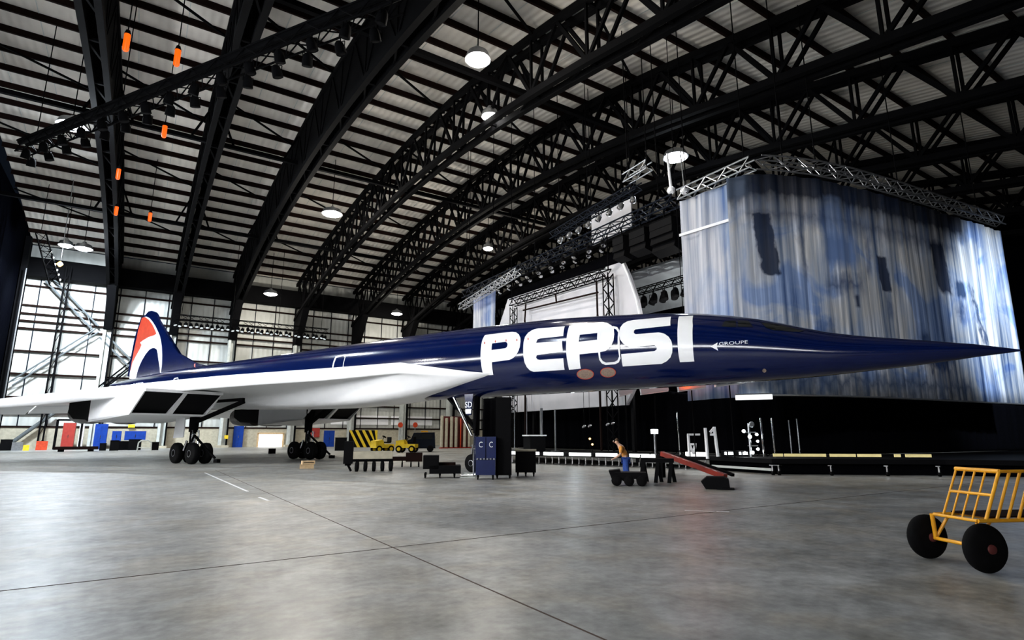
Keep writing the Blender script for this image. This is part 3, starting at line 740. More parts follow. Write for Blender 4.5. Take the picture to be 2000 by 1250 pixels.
g.bar((ns, .1, 1.9), (ns+1.8, .1, 3.45), .1); g.bar((ns, -.1, 1.9), (ns+1.8, -.1, 3.45), .1)
g.bar((ns-.3, .3, 3.4), (ns, .15, 1.2), .07)
ng = g.build('nose_gear', 'dark_steel', air, 40)
MB().tube((ns+1.1, .35, 3.35), (ns+.1, .2, 1.6), .06).tube((ns-.12, .16, 1.6), (ns-.12, .16, .5), .05).tube((ns+.12, .1, 1.2), (ns+.2, .1, .5), .045).build('drag_strut', 'chrome', ng, True)
for dy in (-.25, .25): wheel(ns, dy, .4, .4, .24, ng)
s0, z0 = loc_at(908, 772, .8); s1, z1 = loc_at(925, 808, .8)
nd = MB().prism([(s0, .78, 3.42), (s1+.02, .78, 3.42), (s1+.1, .8, z1-.05), (s0-.15, .8, z1-.05)], (0, .05, 0)).build('nose_gear_door', 'blue_paint', ng)
MB().prism([(s0-.1, .86, z0-.62), (s1+.08, .86, z0-.62), (s1+.1, .86, z1), (s0-.12, .86, z1)], (0, .012, 0)).build('door_panel', 'white_paint', nd)
text_mb('SD', .36, lambda u, v: (s0-.06-u, .865, z0-.55+v)).build('door_lettering', 'white_paint', nd)

# ================================================================== THE STAGE SET
mat('grey_cloth', (.20, .22, .23), .9, 0, (.14, .15, .16), 1)
# hanging cloths ---------------------------------------------------
def cloth(name, cols, pleat, mname, u0=0.0, thick=True):
    """cols: list of (point bottom, point top); soft vertical pleats; UV in metres"""
    P0 = [Vector(c[0]) for c in cols]; P1 = [Vector(c[1]) for c in cols]
    L_ = [0]
    for a, b in zip(P0, P0[1:]): L_.append(L_[-1]+(Vector((b.x, b.y, 0))-Vector((a.x, a.y, 0))).length)
    n = int(L_[-1]/.11); rows_v = 14; verts = []; uvs = []
    rnd = random.Random(len(name)*7+int(L_[-1]*10)); ph = [rnd.uniform(0, 6.28) for _ in range(6)]
    for i in range(n+1):
        l = L_[-1]*i/n; j = 0
        while j < len(L_)-2 and L_[j+1] < l: j += 1
        f = (l-L_[j])/(L_[j+1]-L_[j]); a = P0[j].lerp(P0[j+1], f); b = P1[j].lerp(P1[j+1], f)
        d = (P0[j+1]-P0[j]); nrm = Vector((-d.y, d.x, 0)).normalized()
        w_ = pleat*(math.sin(l*5.1+ph[0])+.6*math.sin(l*9.3+ph[1])+.5*math.sin(l*2.2+ph[2])+.3*math.sin(l*17+ph[3]))
        for k in range(rows_v+1):
            t = k/rows_v
            p = a.lerp(b, t)+nrm*(w_*(.55+.45*t)+.03*math.sin(l*1.3+t*5+ph[4])); verts.append(p); uvs.append((u0+l, p.z))
    m = rows_v+1; fs = [(i*m+k, (i+1)*m+k, (i+1)*m+k+1, i*m+k+1) for i in range(n) for k in range(rows_v)]
    me = bpy.data.meshes.new(name); me.from_pydata([tuple(v) for v in verts], [], fs)
    uvl = me.uv_layers.new(name='UVMap')
    for lp in me.loops: uvl.data[lp.index].uv = uvs[lp.vertex_index]
    me.materials.append(M[mname]); me.polygons.foreach_set('use_smooth', [True]*len(me.polygons))
    o = bpy.data.objects.new(name, me); COL.objects.link(o)
    sd = o.modifiers.new('thickness', 'SOLIDIFY'); sd.thickness = .02
    return o, L_[-1]
DK = (.008, .014, .035); NV = (.012, .03, .09); LB = (.55, .68, .95)
cloth_mat('drape_white', False)
# painted skyline cloth: (u, v, half width, half height, slant, colour, edge softness, wobble)
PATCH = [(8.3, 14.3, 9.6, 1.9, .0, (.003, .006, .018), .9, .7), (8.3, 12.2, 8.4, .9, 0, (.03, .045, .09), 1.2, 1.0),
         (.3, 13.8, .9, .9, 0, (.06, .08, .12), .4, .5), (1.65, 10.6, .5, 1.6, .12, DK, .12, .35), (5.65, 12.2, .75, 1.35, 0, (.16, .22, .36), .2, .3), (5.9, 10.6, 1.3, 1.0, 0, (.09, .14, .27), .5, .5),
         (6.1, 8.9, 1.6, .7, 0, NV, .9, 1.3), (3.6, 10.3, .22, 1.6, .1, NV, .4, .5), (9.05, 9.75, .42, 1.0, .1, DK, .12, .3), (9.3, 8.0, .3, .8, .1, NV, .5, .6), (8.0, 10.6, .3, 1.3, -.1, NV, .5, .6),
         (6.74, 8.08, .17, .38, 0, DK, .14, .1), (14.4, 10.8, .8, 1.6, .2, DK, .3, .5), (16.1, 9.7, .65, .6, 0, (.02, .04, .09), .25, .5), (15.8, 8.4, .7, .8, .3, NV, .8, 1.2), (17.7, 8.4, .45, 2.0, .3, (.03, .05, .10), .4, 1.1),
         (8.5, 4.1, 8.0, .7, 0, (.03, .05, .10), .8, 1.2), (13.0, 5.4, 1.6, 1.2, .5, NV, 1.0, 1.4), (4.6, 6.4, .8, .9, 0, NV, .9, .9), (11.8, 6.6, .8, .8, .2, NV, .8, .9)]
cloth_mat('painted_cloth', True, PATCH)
def col_(px, D, y1, y0, px1=None):
    a = at(px, y0, D); b = at(px1 or px, y1, D); a.z = 3.42; b.z = 14.2; b.x, b.y = a.x, a.y; return (a, b)
dr, _ = cloth('white_drape', [((23.12, 19.32, 3.3), (23.3, 19.2, 13.95)), ((23.3, 17.9, 3.35), (23.5, 17.7, 14.0)), ((23.45, 16.35, 3.35), (23.75, 16.15, 14.0))], .05, 'drape_white')
tag(dr, 'white and pale blue pleated drape hanging at the left end of the painted backdrop', 'curtain')
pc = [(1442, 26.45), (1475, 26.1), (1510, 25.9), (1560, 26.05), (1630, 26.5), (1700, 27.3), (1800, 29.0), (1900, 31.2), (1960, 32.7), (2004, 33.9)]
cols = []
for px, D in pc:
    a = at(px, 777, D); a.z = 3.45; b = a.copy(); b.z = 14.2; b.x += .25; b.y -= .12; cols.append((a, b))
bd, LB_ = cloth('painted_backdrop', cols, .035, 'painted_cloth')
tag(bd, 'huge blue and grey painted backdrop cloth with dark smudged towers behind the nose', 'backdrop')
bt = MB(); bt.path([c[0]+Vector((0, 0, -.05)) for c in cols], .045); bt.build('bottom_batten', 'aluminium', bd)
MB().bar((23.05, 19.2, 12.0), (23.5, 16.3, 12.05), .06, .14).build('batten', 'white_paint', dr)
# fluorescent batten under the drape
o = MB().bar((22.9, 18.0, 3.25), (23.1, 16.9, 3.25), .14, .12).build('tube_light', 'strip_light'); 
p0, p1 = at(1437, 777, 26.0), at(1508, 775, 25.6)
bpy.data.objects.remove(o)
tl = empty('batten_light', (p0+p1)/2); tag(tl, 'white strip light hung under the left foot of the painted backdrop', 'lamp')
MB().bar(p0-(p0+p1)/2, p1-(p0+p1)/2, .16, .2).build('diffuser', 'strip_light', tl)
MB().bar(p0-(p0+p1)/2+Vector((0, 0, .14)), p1-(p0+p1)/2+Vector((0, 0, .14)), .18, .05).build('housing', 'aluminium', tl)
# small banner far left
y0_, y1_ = 43.6, 39.9
bn = MB(); 
o, _ = cloth('side_banner', [((24.2, y0_, 5.5), (24.2, y0_, 13.6)), ((24.2, y1_, 5.5), (24.2, y1_, 13.6))], .05, 'drape_white'); tag(o, 'narrow white banner with a blue brushed top, far left of the stage set', 'banner')
cloth_mat('banner_cloth', False, [(1.8, 13.4, 3.0, 1.2, 0, (.015, .07, .35), .5, 1.2), (2.2, 11.6, 1.0, .8, 0, (.03, .10, .35), .5, 1.5)])
o.data.materials[0] = M['banner_cloth']
# white faceted screen on X = 24.3
XS = 24.3
sp_ = [on_x(x, y, XS) for x, y in ((992, 584), (1215, 511), (1228, 540), (1243, 585), (1254, 640), (1262, 690), (1240, 752), (1222, 791), (992, 806), (982, 780), (970, 720), (974, 640))]
scr = MB().prism(sp_, (.3, 0, 0)).build('projection_screen', 'white_screen'); tag(scr, 'large white faceted screen standing behind the lettering', 'screen')
MB().path([on_x(x, y, XS-.06) for x, y in ((1215, 511), (1228, 540), (1243, 585), (1254, 640))], .07).build('rim', 'white_paint', scr)
for y_ in (24.8, 35): MB().bar((XS+.4, y_, .66), (XS+.4, y_, 11.3), .2).build('support', 'black_plastic', scr)
def truss(name, pts, size, m, label, cat='lighting truss', group=None, hang=None, tri=False, step=None):
    c0 = Vector(pts[0]); t = tag(empty(name, c0), label, cat, group)
    ch = MB(); br = MB(); h = size/2
    q = [Vector(p)-c0 for p in pts]
    for a, b in zip(q, q[1:]):
        _, _, x, y = ch.frame(a, b); r = size*.06+.012
        cs = [(-1, -1), (1, -1), (1, 1), (-1, 1)] if not tri else [(-1, 1), (1, 1), (0, -1)]
        for i, j in cs: ch.tube(a+x*i*h+y*j*h, b+x*i*h+y*j*h, r, n=6)
        n = max(1, int((b-a).length/(step or size*1.0)))
        for k_ in range(n):
            u, v_ = a+(b-a)*(k_/n), a+(b-a)*((k_+1)/n)
            for e in range(len(cs)):
                i, j = cs[e]; i2, j2 = cs[(e+1) % len(cs)]
                p_, q_ = (u, v_) if (k_+e) % 2 else (v_, u)
                br.bar(p_+x*i*h+y*j*h, q_+x*i2*h+y*j2*h, r*.9)
    ch.build('chord', m, t); br.build('lattice', m, t)
    if hang:
        for s in hang:
            hb = MB()
            a = q[0].lerp(q[-1], s) if len(q) == 2 else q[min(int(s*(len(q)-1)+.5), len(q)-1)]
            w_ = a+c0; hb.tube(a, (a.x, a.y, zt(w_.y)+.84-c0.z), .03, n=6)
            hb.build('hanging_wire', 'dark_steel', t)
    return t
tA = truss('lighting_truss', [(23.4, 19.3, 14.35), (23.75, 15.1, 14.58)], .55, 'aluminium', 'bright aluminium truss carrying the white drape', hang=(.1, .9))
tp = [Vector(c[1])+Vector((.1, -.05, .62)) for c in cols[2:]]
tB = truss('lighting_truss', tp, .5, 'steel', 'curved truss in shadow carrying the painted backdrop', hang=(.1, .35, .6, .9))
tC = truss('lighting_truss', [(23.4, 19.6, 14.2), (23.4, 43.8, 13.9)], .6, 'navy_steel', 'long dark lighting truss running back above the white screen', hang=(.05, .3, .55, .8, .97))
tD = truss('lighting_truss', [(22.6, 21.5, 15.6), (23.2, 30.5, 15.4)], .45, 'navy_steel', 'dark upper truss in front of the grey hanging panel', hang=(.1, .9))
tG = truss('lighting_truss', [on_x(900, 600, 22.3), on_x(1012, 530, 22.3)], .45, 'steel', 'pale truss end with shiny fittings above the small side banner', hang=(.1, .9))
tE = truss('lighting_truss', [on_x(1268, 322, 22.5), on_x(1222, 350, 22.5)], .5, 'aluminium', 'short pale truss just left of the blazing mast light', hang=(.1, .9))
tF = truss('screen_truss', [on_x(1000, 592, 23.6), on_x(1188, 532, 23.6)], .5, 'dark_steel', 'dark flat truss crossing the top of the white screen', 'truss', hang=None)
for y_ in (0, -11): MB().tube((0, y_, 0), (0, y_, 2.3), .04).build('hanging_wire', 'dark_steel', tF)
pa, pb = on_x(1187, 535, 23.6), on_x(1190, 612, 23.6)
truss('screen_truss', [pa, (pa.x, pa.y-.02, .7)], .45, 'dark_steel', 'upright truss leg at the right of the white screen', 'truss')
pa = on_x(1003, 600, 23.6)
truss('screen_truss', [pa, (pa.x, pa.y+.02, .7)], .4, 'dark_steel', 'upright truss leg at the left edge of the white screen', 'truss')
pf = MB()
pts = [on_x(x, y, 23.7) for x, y in ((1022, 606), (1168, 571), (1165, 550), (1167, 615), (1027, 594), (1025, 625), (1085, 575), (1087, 592))]
c0 = pts[0]
for a, b in ((0, 1), (2, 3), (4, 5), (6, 7)): pf.tube(pts[a], pts[b], .06)
pf.bar(pts[3], (23.7, pts[3].y, .7), .1); pf.bar(pts[5], (23.7, pts[5].y, .7), .1)
o = pf.build('pipe_frame', 'brown_steel'); tag(o, 'thin brown pipe frame in front of the white screen', 'frame')
# black header drape over the screen
sp2 = [on_x(x, y, 24.75) for x, y in ((985, 592), (1215, 512), (1262, 497), (1262, 462), (1150, 512), (1000, 568))]
o = MB().prism(sp2, (.12, 0, 0)).build('header_drape', 'black_cloth'); tag(o, 'black header drape filling the gap above the white screen', 'curtain')
# grey hanging panel
gp = [on_x(x, y, 26.0) for x, y in ((1155, 420), (1232, 388), (1233, 445), (1156, 480))]
o = MB().prism(gp, (.1, 0, 0)).build('hanging_panel', 'white_screen'); tag(o, 'plain pale panel hung high between the trusses', 'panel')
for g_ in gp[:2]: MB().tube(g_-Vector((0, 0, .1)), (g_.x, g_.y, zt(g_.y)+.84), .03).build('hanging_wire', 'dark_steel', o)
# curved canopy and cyclorama between screen and drape
rows = []
for i in range(17):
    t_ = i/16*PI/2; r_ = []
    for j in range(9):
        yy = 27.8-(27.8-18.2)*j/8
        r_.append((25.0+3.2*math.sin(t_), yy, 11.6-1.9*(1-math.cos(t_))-.15*j/8))
    rows.append(r_)
mb = MB(); mb.grid(rows)
mb.grid([[(x, y, z+.12) for x, y, z in r_] for r_ in rows])
o = mb.build('canopy', 'grey_cloth', None, True); tag(o, 'curved grey canopy arching between the screen and the white drape', 'canopy')
rows = [[(28.6+.9*math.sin(j/10*PI), 30.5-14.0*j/10, z) for j in range(11)] for z in (5.5, 7, 8, 9.3)]
mb = MB(); mb.grid(rows); mb.grid([[(x+.1, y, z) for x, y, z in r_] for r_ in rows])
o = mb.build('cyclorama', 'white_screen', None, True); tag(o, 'white curved cyclorama glimpsed below the canopy lamps', 'screen')
add_light('cyc_fill', 'POINT', (27.0, 21.5, 7.0), 900, (1, 1, .97), .15)  # added point light without a fixture, brightens the canopy and cyclorama
# lamps -------------------------------------------------------------
def par_can(loc, aim, r=.16, l=.42, m='dark_steel', lens='aluminium', label='', group='', name='stage_lamp'):
    t = tag(empty(name, loc), label, 'stage lamp', group)
    d = Vector(aim).normalized(); a = d*(-l/2); b_ = d*(l/2)
    MB().lathe(a, d, [(0, r*.45), (l*.15, r*.8), (l*.5, r), (l, r*1.05), (l-.02, r*.9), (l-.08, r*.5)], 12).build('can', m, t, True)
    MB().lathe(b_-d*.03, d, [(0, r*.85), (.03, r*.6), (.04, .01)], 12).build('lens', lens, t)
    y = MB().bar((0, 0, .05), (0, 0, .5), .04).bar((-r, 0, 0), (-r, 0, .3), .03).bar((r, 0, 0), (r, 0, .3), .03).bar((-r, 0, .3), (r, 0, .3), .03)
    y.build('yoke', 'dark_steel', t); return t
rnd = random.Random(3)
proto = None
def copies(first, locs, labelf, rots=None):
    for i, p in enumerate(locs):
        if i == 0: first.location = p; o = first
        else: o = dup(first, p)
        o['label'] = labelf(i); o.rotation_euler = (0, 0, rnd.uniform(-1, 1)) if rots is None else rots[i]
pc1 = par_can((0, 0, 0), (-.5, -.3, -1), .2, .5, 'dark_steel', 'chrome', '', 'moving lamps under the long truss above the white screen')
ls = []
for i in range(20):
    y = 25.2+i*.68+rnd.uniform(-.08, .08); ls.append((23.4+(.3 if i % 2 else -.3), y, 14.2-.3-.543-(y-19.6)*.0122))
copies(pc1, ls, lambda i: f'small stage lamp under the long dark truss above the white screen, {ordw[i]} from the right')
pc2 = par_can((0, 0, 0), (-.6, .1, -1), .17, .42, 'aluminium', 'chrome', '', 'bright metal lamps on the trusses left of the white drape')
ls = [(22.6-.22+.065*(y-21.5), y, 15.6-.225-.534-.022*(y-21.5)) for y in np.arange(21.8, 30.2, 1.05)]
copies(pc2, ls, lambda i: f'shiny stage lamp under the upper truss by the grey hanging panel, {ordw[i]} from the right')
pc3 = par_can((0, 0, 0), (-.4, 0, -1), .2, .62, 'dark_steel', 'dark_steel', '', 'black lamps fringing the curved canopy')
ls = [(26.0+(.17 if i % 2 else -.17), 18.7+i*.42, 10.6-.175-.528) for i in range(18)]
copies(pc3, ls, lambda i: f'black stage lamp in the fringe below the curved canopy, {ordw[i]} from the right')
o = truss('lighting_truss', [(26.0, 18.4, 10.6), (26.0, 26.3, 10.6)], .35, 'dark_steel', 'short black truss carrying the lamp fringe below the canopy', hang=None)
# speaker clusters
def speaker_cluster(loc, n, w_, label, tilt=.12):
    t = tag(empty('speaker_cluster', loc), label, 'loudspeaker', 'hanging loudspeaker clusters')
    z = 0; x = 0
    for i in range(n):
        c_ = MB().box((x, 0, z), (.7, w_, .42), ry=tilt*i).build('speaker_cabinet', 'black_plastic', t); z -= .45; x += .05*i
    MB().bar((0, 0, .25), (0, 0, .86), .06).box((0, 0, .28), (.6, w_*.9, .06)).build('rigging_frame', 'dark_steel', t); return t
speaker_cluster((23.3, 20.4, 13.0), 4, 1.6, 'large black loudspeaker cluster hanging left of the white drape')
speaker_cluster((23.3, 22.2, 13.0), 3, 1.2, 'black loudspeaker cluster above the curved canopy, left of the largest one')
speaker_cluster((23.3, 23.75, 13.0), 3, .9, 'smallest black loudspeaker cluster over the right corner of the white screen')
# mast of the blazing light
pm = Vector((31.24, 25.9, 0))
hm = empty('light_mast', on_x(1311, 372, 23.5)); tag(hm, 'pale pole reaching from the truss up to the blazing floodlight', 'pole')
d_ = on_x(1303, 300, 23.5)-on_x(1311, 372, 23.5)
MB().tube((0, 0, 0), d_, .09, .06).build('pole', 'white_paint', hm)
MB().tube((.0, -.9, -.3), Vector((0, -.9, 0))+d_*.9, .035).build('guy_rod', 'aluminium', hm)
MB().lathe((0, 0, 0), (.3, .3, .5), [(-.25, .12), (0, .24), (.25, .15)], 12).lathe((0, -.9, -.35), (.3, .3, .5), [(-.25, .12), (0, .24), (.25, .15)], 12).build('clamp', 'white_paint', hm, True)
# orange tube light behind the fuselage (mirrored in the floor)
p = at(1341, 725, 27.0)
t = tag(empty('tube_lamp', p), 'orange tube lamp behind the fuselage whose glow mirrors in the floor', 'lamp', 'orange tube lamps')
MB().lathe((0, 0, .5), (0, 0, -1), [(0, .1), (.05, .14), (1.1, .14), (1.15, .1)], 14).build('tube', 'orange_bright', t, True)
MB().tube((0, 0, .5), (0, 0, zt(p.y)+.84-p.z), .02).build('cable', 'dark_steel', t)
# white bell lamps hanging under the nose
for i, (x0, x1, y, lab) in enumerate(((1208, 1234, 761, 'small white tilted lamp bar under the fuselage by the screen corner'), (1251, 1304, 757, 'white lamp bar under the fuselage behind the door plates'),
                                 (1324, 1376, 750, 'longer white lamp bar under the fuselage below the last letter'), (1396, 1452, 744, 'white lamp bar under the fuselage below the cockpit'))):
    D = (30.5, 30.0, 27.3, 25.4)[i]; a, b = at(x0, y+4, D), at(x1, y-3, D); c0 = (a+b)/2
    if i < 3: a.z -= .1; b.z -= .1
    t = tag(empty('lamp_bar', c0), lab, 'lamp', 'white lamp bars below the fuselage')
    MB().bar(a-c0, b-c0, .28, .26).build('housing', 'white_screen', t); MB().bar(a-c0-Vector((0, 0, .16)), b-c0-Vector((0, 0, .16)), .2, .05).build('diffuser', 'white_paint', t)
    MB().tube((0, 0, -.15), (0, 0, (.652 if i > 1 else .652)-c0.z), .03).build('pole', 'dark_steel', t)

# black masking and deck ----------------------------------------------
bk = [(23.9, 41.3), (25.4, 37.5), (25.9, 26.0), (26.2, 19.5), (27.5, 17.0), (31, 15.6), (38, 14.6), (50, 14.0), (64, 12.5)]
o, _ = cloth('black_masking', [((x, y, .66), (x, y, 4.6 if x < 26.1 else 3.6)) for x, y in bk], .05, 'black_cloth'); tag(o, 'long black masking curtain behind the low stage', 'curtain')
F = [on_z(x, y) for x, y in ((962, 905), (1000, 905), (1385, 918), (1510, 927), (1850, 930), (2150, 936))]
F[0] = Vector((18.3, 30.4, 0))
dk = [(p.x, p.y, .45) for p in F]+[(64, 12.2, .45), (50, 13.7, .45), (38, 14.3, .45), (31, 15.3, .45), (27.3, 16.7, .45), (26.0, 19.4, .45), (25.7, 26, .45), (25.4, 37.4, .45)]
stg = MB().prism(dk, (0, 0, .2)).build('stage_deck', 'black_plastic'); tag(stg, 'long low black stage deck on short legs behind the nose', 'stage')
def edge_pt(px):
    for a, b in zip(F, F[1:]):
        d = ray(px, 900); den = (b.x-a.x)*d.y-(b.y-a.y)*d.x
        s = (a.y*d.x-a.x*d.y)/den if abs(den) > 1e-9 else -1
        if -1e-6 <= s <= 1.000001: return a+(b-a)*s
    return None
def strip(x0, x1, m, label, z=.55, h=.2):
    a, b = edge_pt(x0), edge_pt(x1); n = Vector((a.x+b.x, a.y+b.y, 0)).normalized()*-.06
    mb = MB().bar(Vector((a.x, a.y, z))+n, Vector((b.x, b.y, z))+n, .06, h)
    o = mb.build('edge_strip', m, stg); o['label'] = label
for x0, x1 in ((998, 1012), (1034, 1053), (1062, 1100), (1112, 1154), (1164, 1206), (1230, 1280)): strip(x0, x1, 'strip_light', 'white lit strip on the stage edge', .60, .17)
strip(1340, 1384, 'strip_light', 'white lit strip on the stage edge', .72, .2)
for x0, x1 in ((1511, 1530), (1533, 1614), (1622, 1672), (1676, 1722), (1748, 1760), (1770, 1820)): strip(x0, x1, 'strip_dim', 'dull yellow strip on the stage edge', .80, .12)
a, b = edge_pt(1386), edge_pt(1512)
# stage skirt and legs
sk = MB()
E2 = [edge_pt(x) for x in (1386, 1512, 1700, 1850, 1995)]
for a, b in zip(E2, E2[1:]):
    sk.bar((a.x*1.01, a.y*1.01, .3), (b.x*1.01, b.y*1.01, .3), .04, .58)
sk.build('skirt', 'black_cloth', stg)
a, b = edge_pt(1390), edge_pt(1505); MB().bar((a.x*.985, a.y*.985, .22), (b.x*.985, b.y*.985, .22), .05, .1).build('kick_rail', 'light_steel', stg)
px = 975
while px < 1380:
    p = edge_pt(px)
    if p:
        MB().tube((p.x*1.02, p.y*1.02, 0), (p.x*1.02, p.y*1.02, .45), .035, n=8).box((p.x*1.02, p.y*1.02, .02), (.14, .14, .04)).build('leg', 'chrome', stg)
    px += 13
# castor brackets along the right edge
for px, lab in ((1508, 'leftmost'), (1520, 'second from left'), (1622, 'third from left'), (1731, 'fourth from left'), (1832, 'rightmost')):
    p = edge_pt(px)*.985
    t = tag(empty('castor_bracket', (p.x, p.y, 0)), f'{lab} small chromed castor bracket gleaming at the foot of the black stage', 'castor', 'castor brackets')
    MB().lathe((0, -.05, .09), (0, 1, 0), [(0, .05), (.01, .09), (.09, .09), (.1, .05)], 14).build('wheel', 'rubber', t)
    MB().bar((0, 0, .12), (0, 0, .42), .09, .05).box((0, 0, .4), (.2, .16, .04)).build('bracket', 'chrome', t)
# equipment on the stage
def stage_pt(px, D): p = at(px, 880, D); p.z = .652; return p
def stand(px, D, h, label, r=.03, m='chrome', topf=None):
    p = stage_pt(px, D); t = tag(empty('stand', p), label, 'stand')
    MB().tube((0, 0, 0), (0, 0, h), r).build('pole', m, t)
    b_ = MB()
    for k_ in range(3): b_.bar((0, 0, .25), (.3*math.cos(k_*2.1), .3*math.sin(k_*2.1), .02), .03)
    b_.build('foot', 'dark_steel', t)
    if topf: topf(t, h)
    return t
stand(1327, 28.5, 2.1, 'tall thin pole stand on the stage left of the white F-shaped frame')
def lampbox(t, h): MB().box((0, 0, h), (.3, .2, .22)).build('lamp_head', 'small_lamp', t)
stand(1280, 29.0, 1.15, 'short stand with a pale lamp head behind the red ramp', .05, 'steel', lampbox)
stand(1491, 27.0, 1.75, 'bright upright pole on the stage, left of a matching pair', .045)
stand(1513, 27.0, 1.75, 'bright upright pole on the stage, right of a matching pair', .045)
stand(1546, 28.5, 1.7, 'dim upright pole deep on the stage', .03, 'steel')
stand(1562, 28.0, 1.75, 'thin gleaming pole at the right of the stage poles', .03, 'aluminium')
# white framed shapes
def frame_thing(name, px, D, segs, label, m='white_paint', w_=.09):
    p = stage_pt(px, D); t = MB()
    for (x0, z0, x1, z1) in segs: t.bar(RT*x0+UP0*z0, RT*x1+UP0*z1, w_)
    o = t.build(name, m); o.location = p; tag(o, label, 'frame'); return o
frame_thing('cut_out_frame', 1346, 27.5, [(0, 0, 0, 1.0), (-.04, 1.0, .55, 1.0), (0, .55, .35, .55), (.05, .5, .2, .1), (.2, .1, .3, .5)], 'white F-shaped frame standing on the stage')
frame_thing('arch_frame', 1381, 27.0, [(0, -.1, -.02, 1.3), (.48, 0, .40, 1.35), (.2, 1.1, .42, 1.32), (.2, 1.0, .4, 1.0)], 'white N-shaped frame standing on the stage', 'white_paint', .1)
for px, lab in ((1420, 'small lit white box on the stage, the left of two'), (1448, 'small lit white box on the stage beside the lamp tree')):
    p = stage_pt(px, 27); t = tag(empty('equipment_box', p), lab, 'box')
    MB().box((0, 0, .14), (.45, .35, .28)).build('case', 'black_plastic', t); 
    q = MB()
    for k_ in range(3): q.box(RT*(-.13+.13*k_)-FWH*.2+UP0*.15, (.09, .09, .12))
    q.build('lamp_row', 'small_lamp', t)
t = tag(empty('lamp_tree', stage_pt(1466, 26.5)), 'shiny cluster of small lamps on a stand on the stage', 'lamp')
MB().tube((0, 0, 0), (0, 0, 1.5), .05).bar(RT*-.25+UP0*1.1, RT*.3+UP0*1.1, .05).bar(RT*-.1+UP0*.5, RT*.35+UP0*.5, .05).build('pole', 'aluminium', t)
for (x, z, r) in ((-.28, 1.15, .08), (.1, 1.45, .14), (.3, 1.0, .07), (.32, .7, .06), (-.02, .9, .09), (.3, .35, .07), (.05, .2, .08), (-.3, .2, .05)):
    MB().lathe(RT*x+UP0*z, -FWH, [(0, r*.6), (.1, r), (.14, r*.7)], 10).build('lamp_head', 'aluminium' if r > .1 else 'small_lamp', t, True)
# dim clutter in the wings: pale uprights, lit bench
for i, (px, D, h, w_, lab) in enumerate(((1005, 37, 3.6, .05, 'thin dim upright at far left of the dark wings'), (1029, 36, 3.3, .04, 'second thin dim upright in the dark wings'), (1058, 35.5, 2.6, .16, 'thicker pale upright in the dark wings'), (1085, 35, 2.5, .08, 'dim blue upright in the dark wings'))):
    p = stage_pt(px, D); o = MB().tube((0, 0, 0), (0, 0, h), w_/2+.01).box((0, 0, .03), (.4, .4, .06)).build('upright', 'steel'); o.location = p; tag(o, lab, 'post')
t = tag(empty('work_bench', stage_pt(1044, 34.3)), 'bench with a pale lit top in the dark wings', 'bench')
MB().box((0, 0, .95), (1.2, .8, .08)).build('bench_top', 'white_paint', t)
MB().box((0, 0, .45), (1.1, .7, .9)).build('cabinet', 'black_plastic', t)
for px, py, m, lab in ((1152, 857, 'amber_lamp', 'small yellow lamp glowing in the dark wings, upper of two'), (1157, 868, 'amber_lamp', 'small yellow lamp glowing in the dark wings, lower of two')):
    p = at(px, py, 31); t = tag(empty('work_lamp', p), lab, 'lamp'); MB().lathe((0, 0, 0), (0, 0, 1), [(-.05, .03), (0, .06), (.05, .03)], 10).build('bulb', m, t, True)
    MB().tube((0, 0, -.04), (0, 0, .65-p.z), .012).build('stem', 'dark_steel', t)
for px, py, lab in ((1141, 833, 'left'), (1152, 832, 'second'), (1187, 829, 'third'), (1197, 827, 'right')):
    p = at(px, py, 32); t = tag(empty('hung_lamp', p), f'{lab} of four tiny pale lamps hanging in the dark wings', 'lamp', 'tiny lamps in the wings')
    MB().lathe((0, 0, 0), (1, 0, .4), [(-.12, .04), (0, .08), (.1, .05)], 10).build('can', 'aluminium', t, True); MB().tube((0, 0, 0), (0, 0, 2.6), .012).build('wire', 'dark_steel', t)
add_light('wing_work_light', 'POINT', tuple(at(1120, 810, 33)), 60, (.8, .95, 1), .1)

# lighting truss over the near left floor with dark lamps -------------------
tz = 20.05
tl_ = truss('lighting_truss', [(-8.2, 46.2, tz), (7.5, 20.6, tz)], .75, 'dark_steel', 'long black lighting truss hung diagonally across the upper left roof', hang=(.05, .35, .65, .95), step=1.0)
for o_ in (-.18, .18): MB().tube((o_, 0, .35), (15.7+o_, -25.6, .35), .17).build('cable_bundle', 'dark_steel', tl_)
pc4 = par_can((0, 0, 0), (.2, .3, -1), .24, .6, 'dark_steel', 'dark_steel', '', 'black lamps on the diagonal truss at upper left')
ls = []
for i in range(30):
    f = (i+.5)/30; x, y = -8.2+15.7*f, 46.2-25.6*f; s = -1 if i % 2 else 1
    ls.append((x+s*.32, y+s*.197, tz-.375-.552))
copies(pc4, ls, lambda i: f'black stage lamp under the diagonal truss at upper left, {ordw[i]} from its left end')
# truss with lamps in front of the far wall
pA, pB = on_y(338, 612, 78), on_y(640, 660, 78)
pB.z = pA.z = on_y(480, 632, 78).z
tw = truss('lighting_truss', [pA, pB], .6, 'dark_steel', 'dark truss of many lamps strung along the far wall above the rear fuselage', hang=(.05, .35, .65, .95), step=.8)
pc5 = par_can((0, 0, 0), (0, -.5, -1), .22, .55, 'dark_steel', 'dim_lamp', '', 'lamps on the truss along the far wall')
ls = [(pA.x+(pB.x-pA.x)*(i+.5)/32, 78+(.3 if i % 2 else -.3), pA.z-.3-.543) for i in range(32)]
copies(pc5, ls, lambda i: f'lamp under the truss along the far wall, {ordw[i]} from its left end')
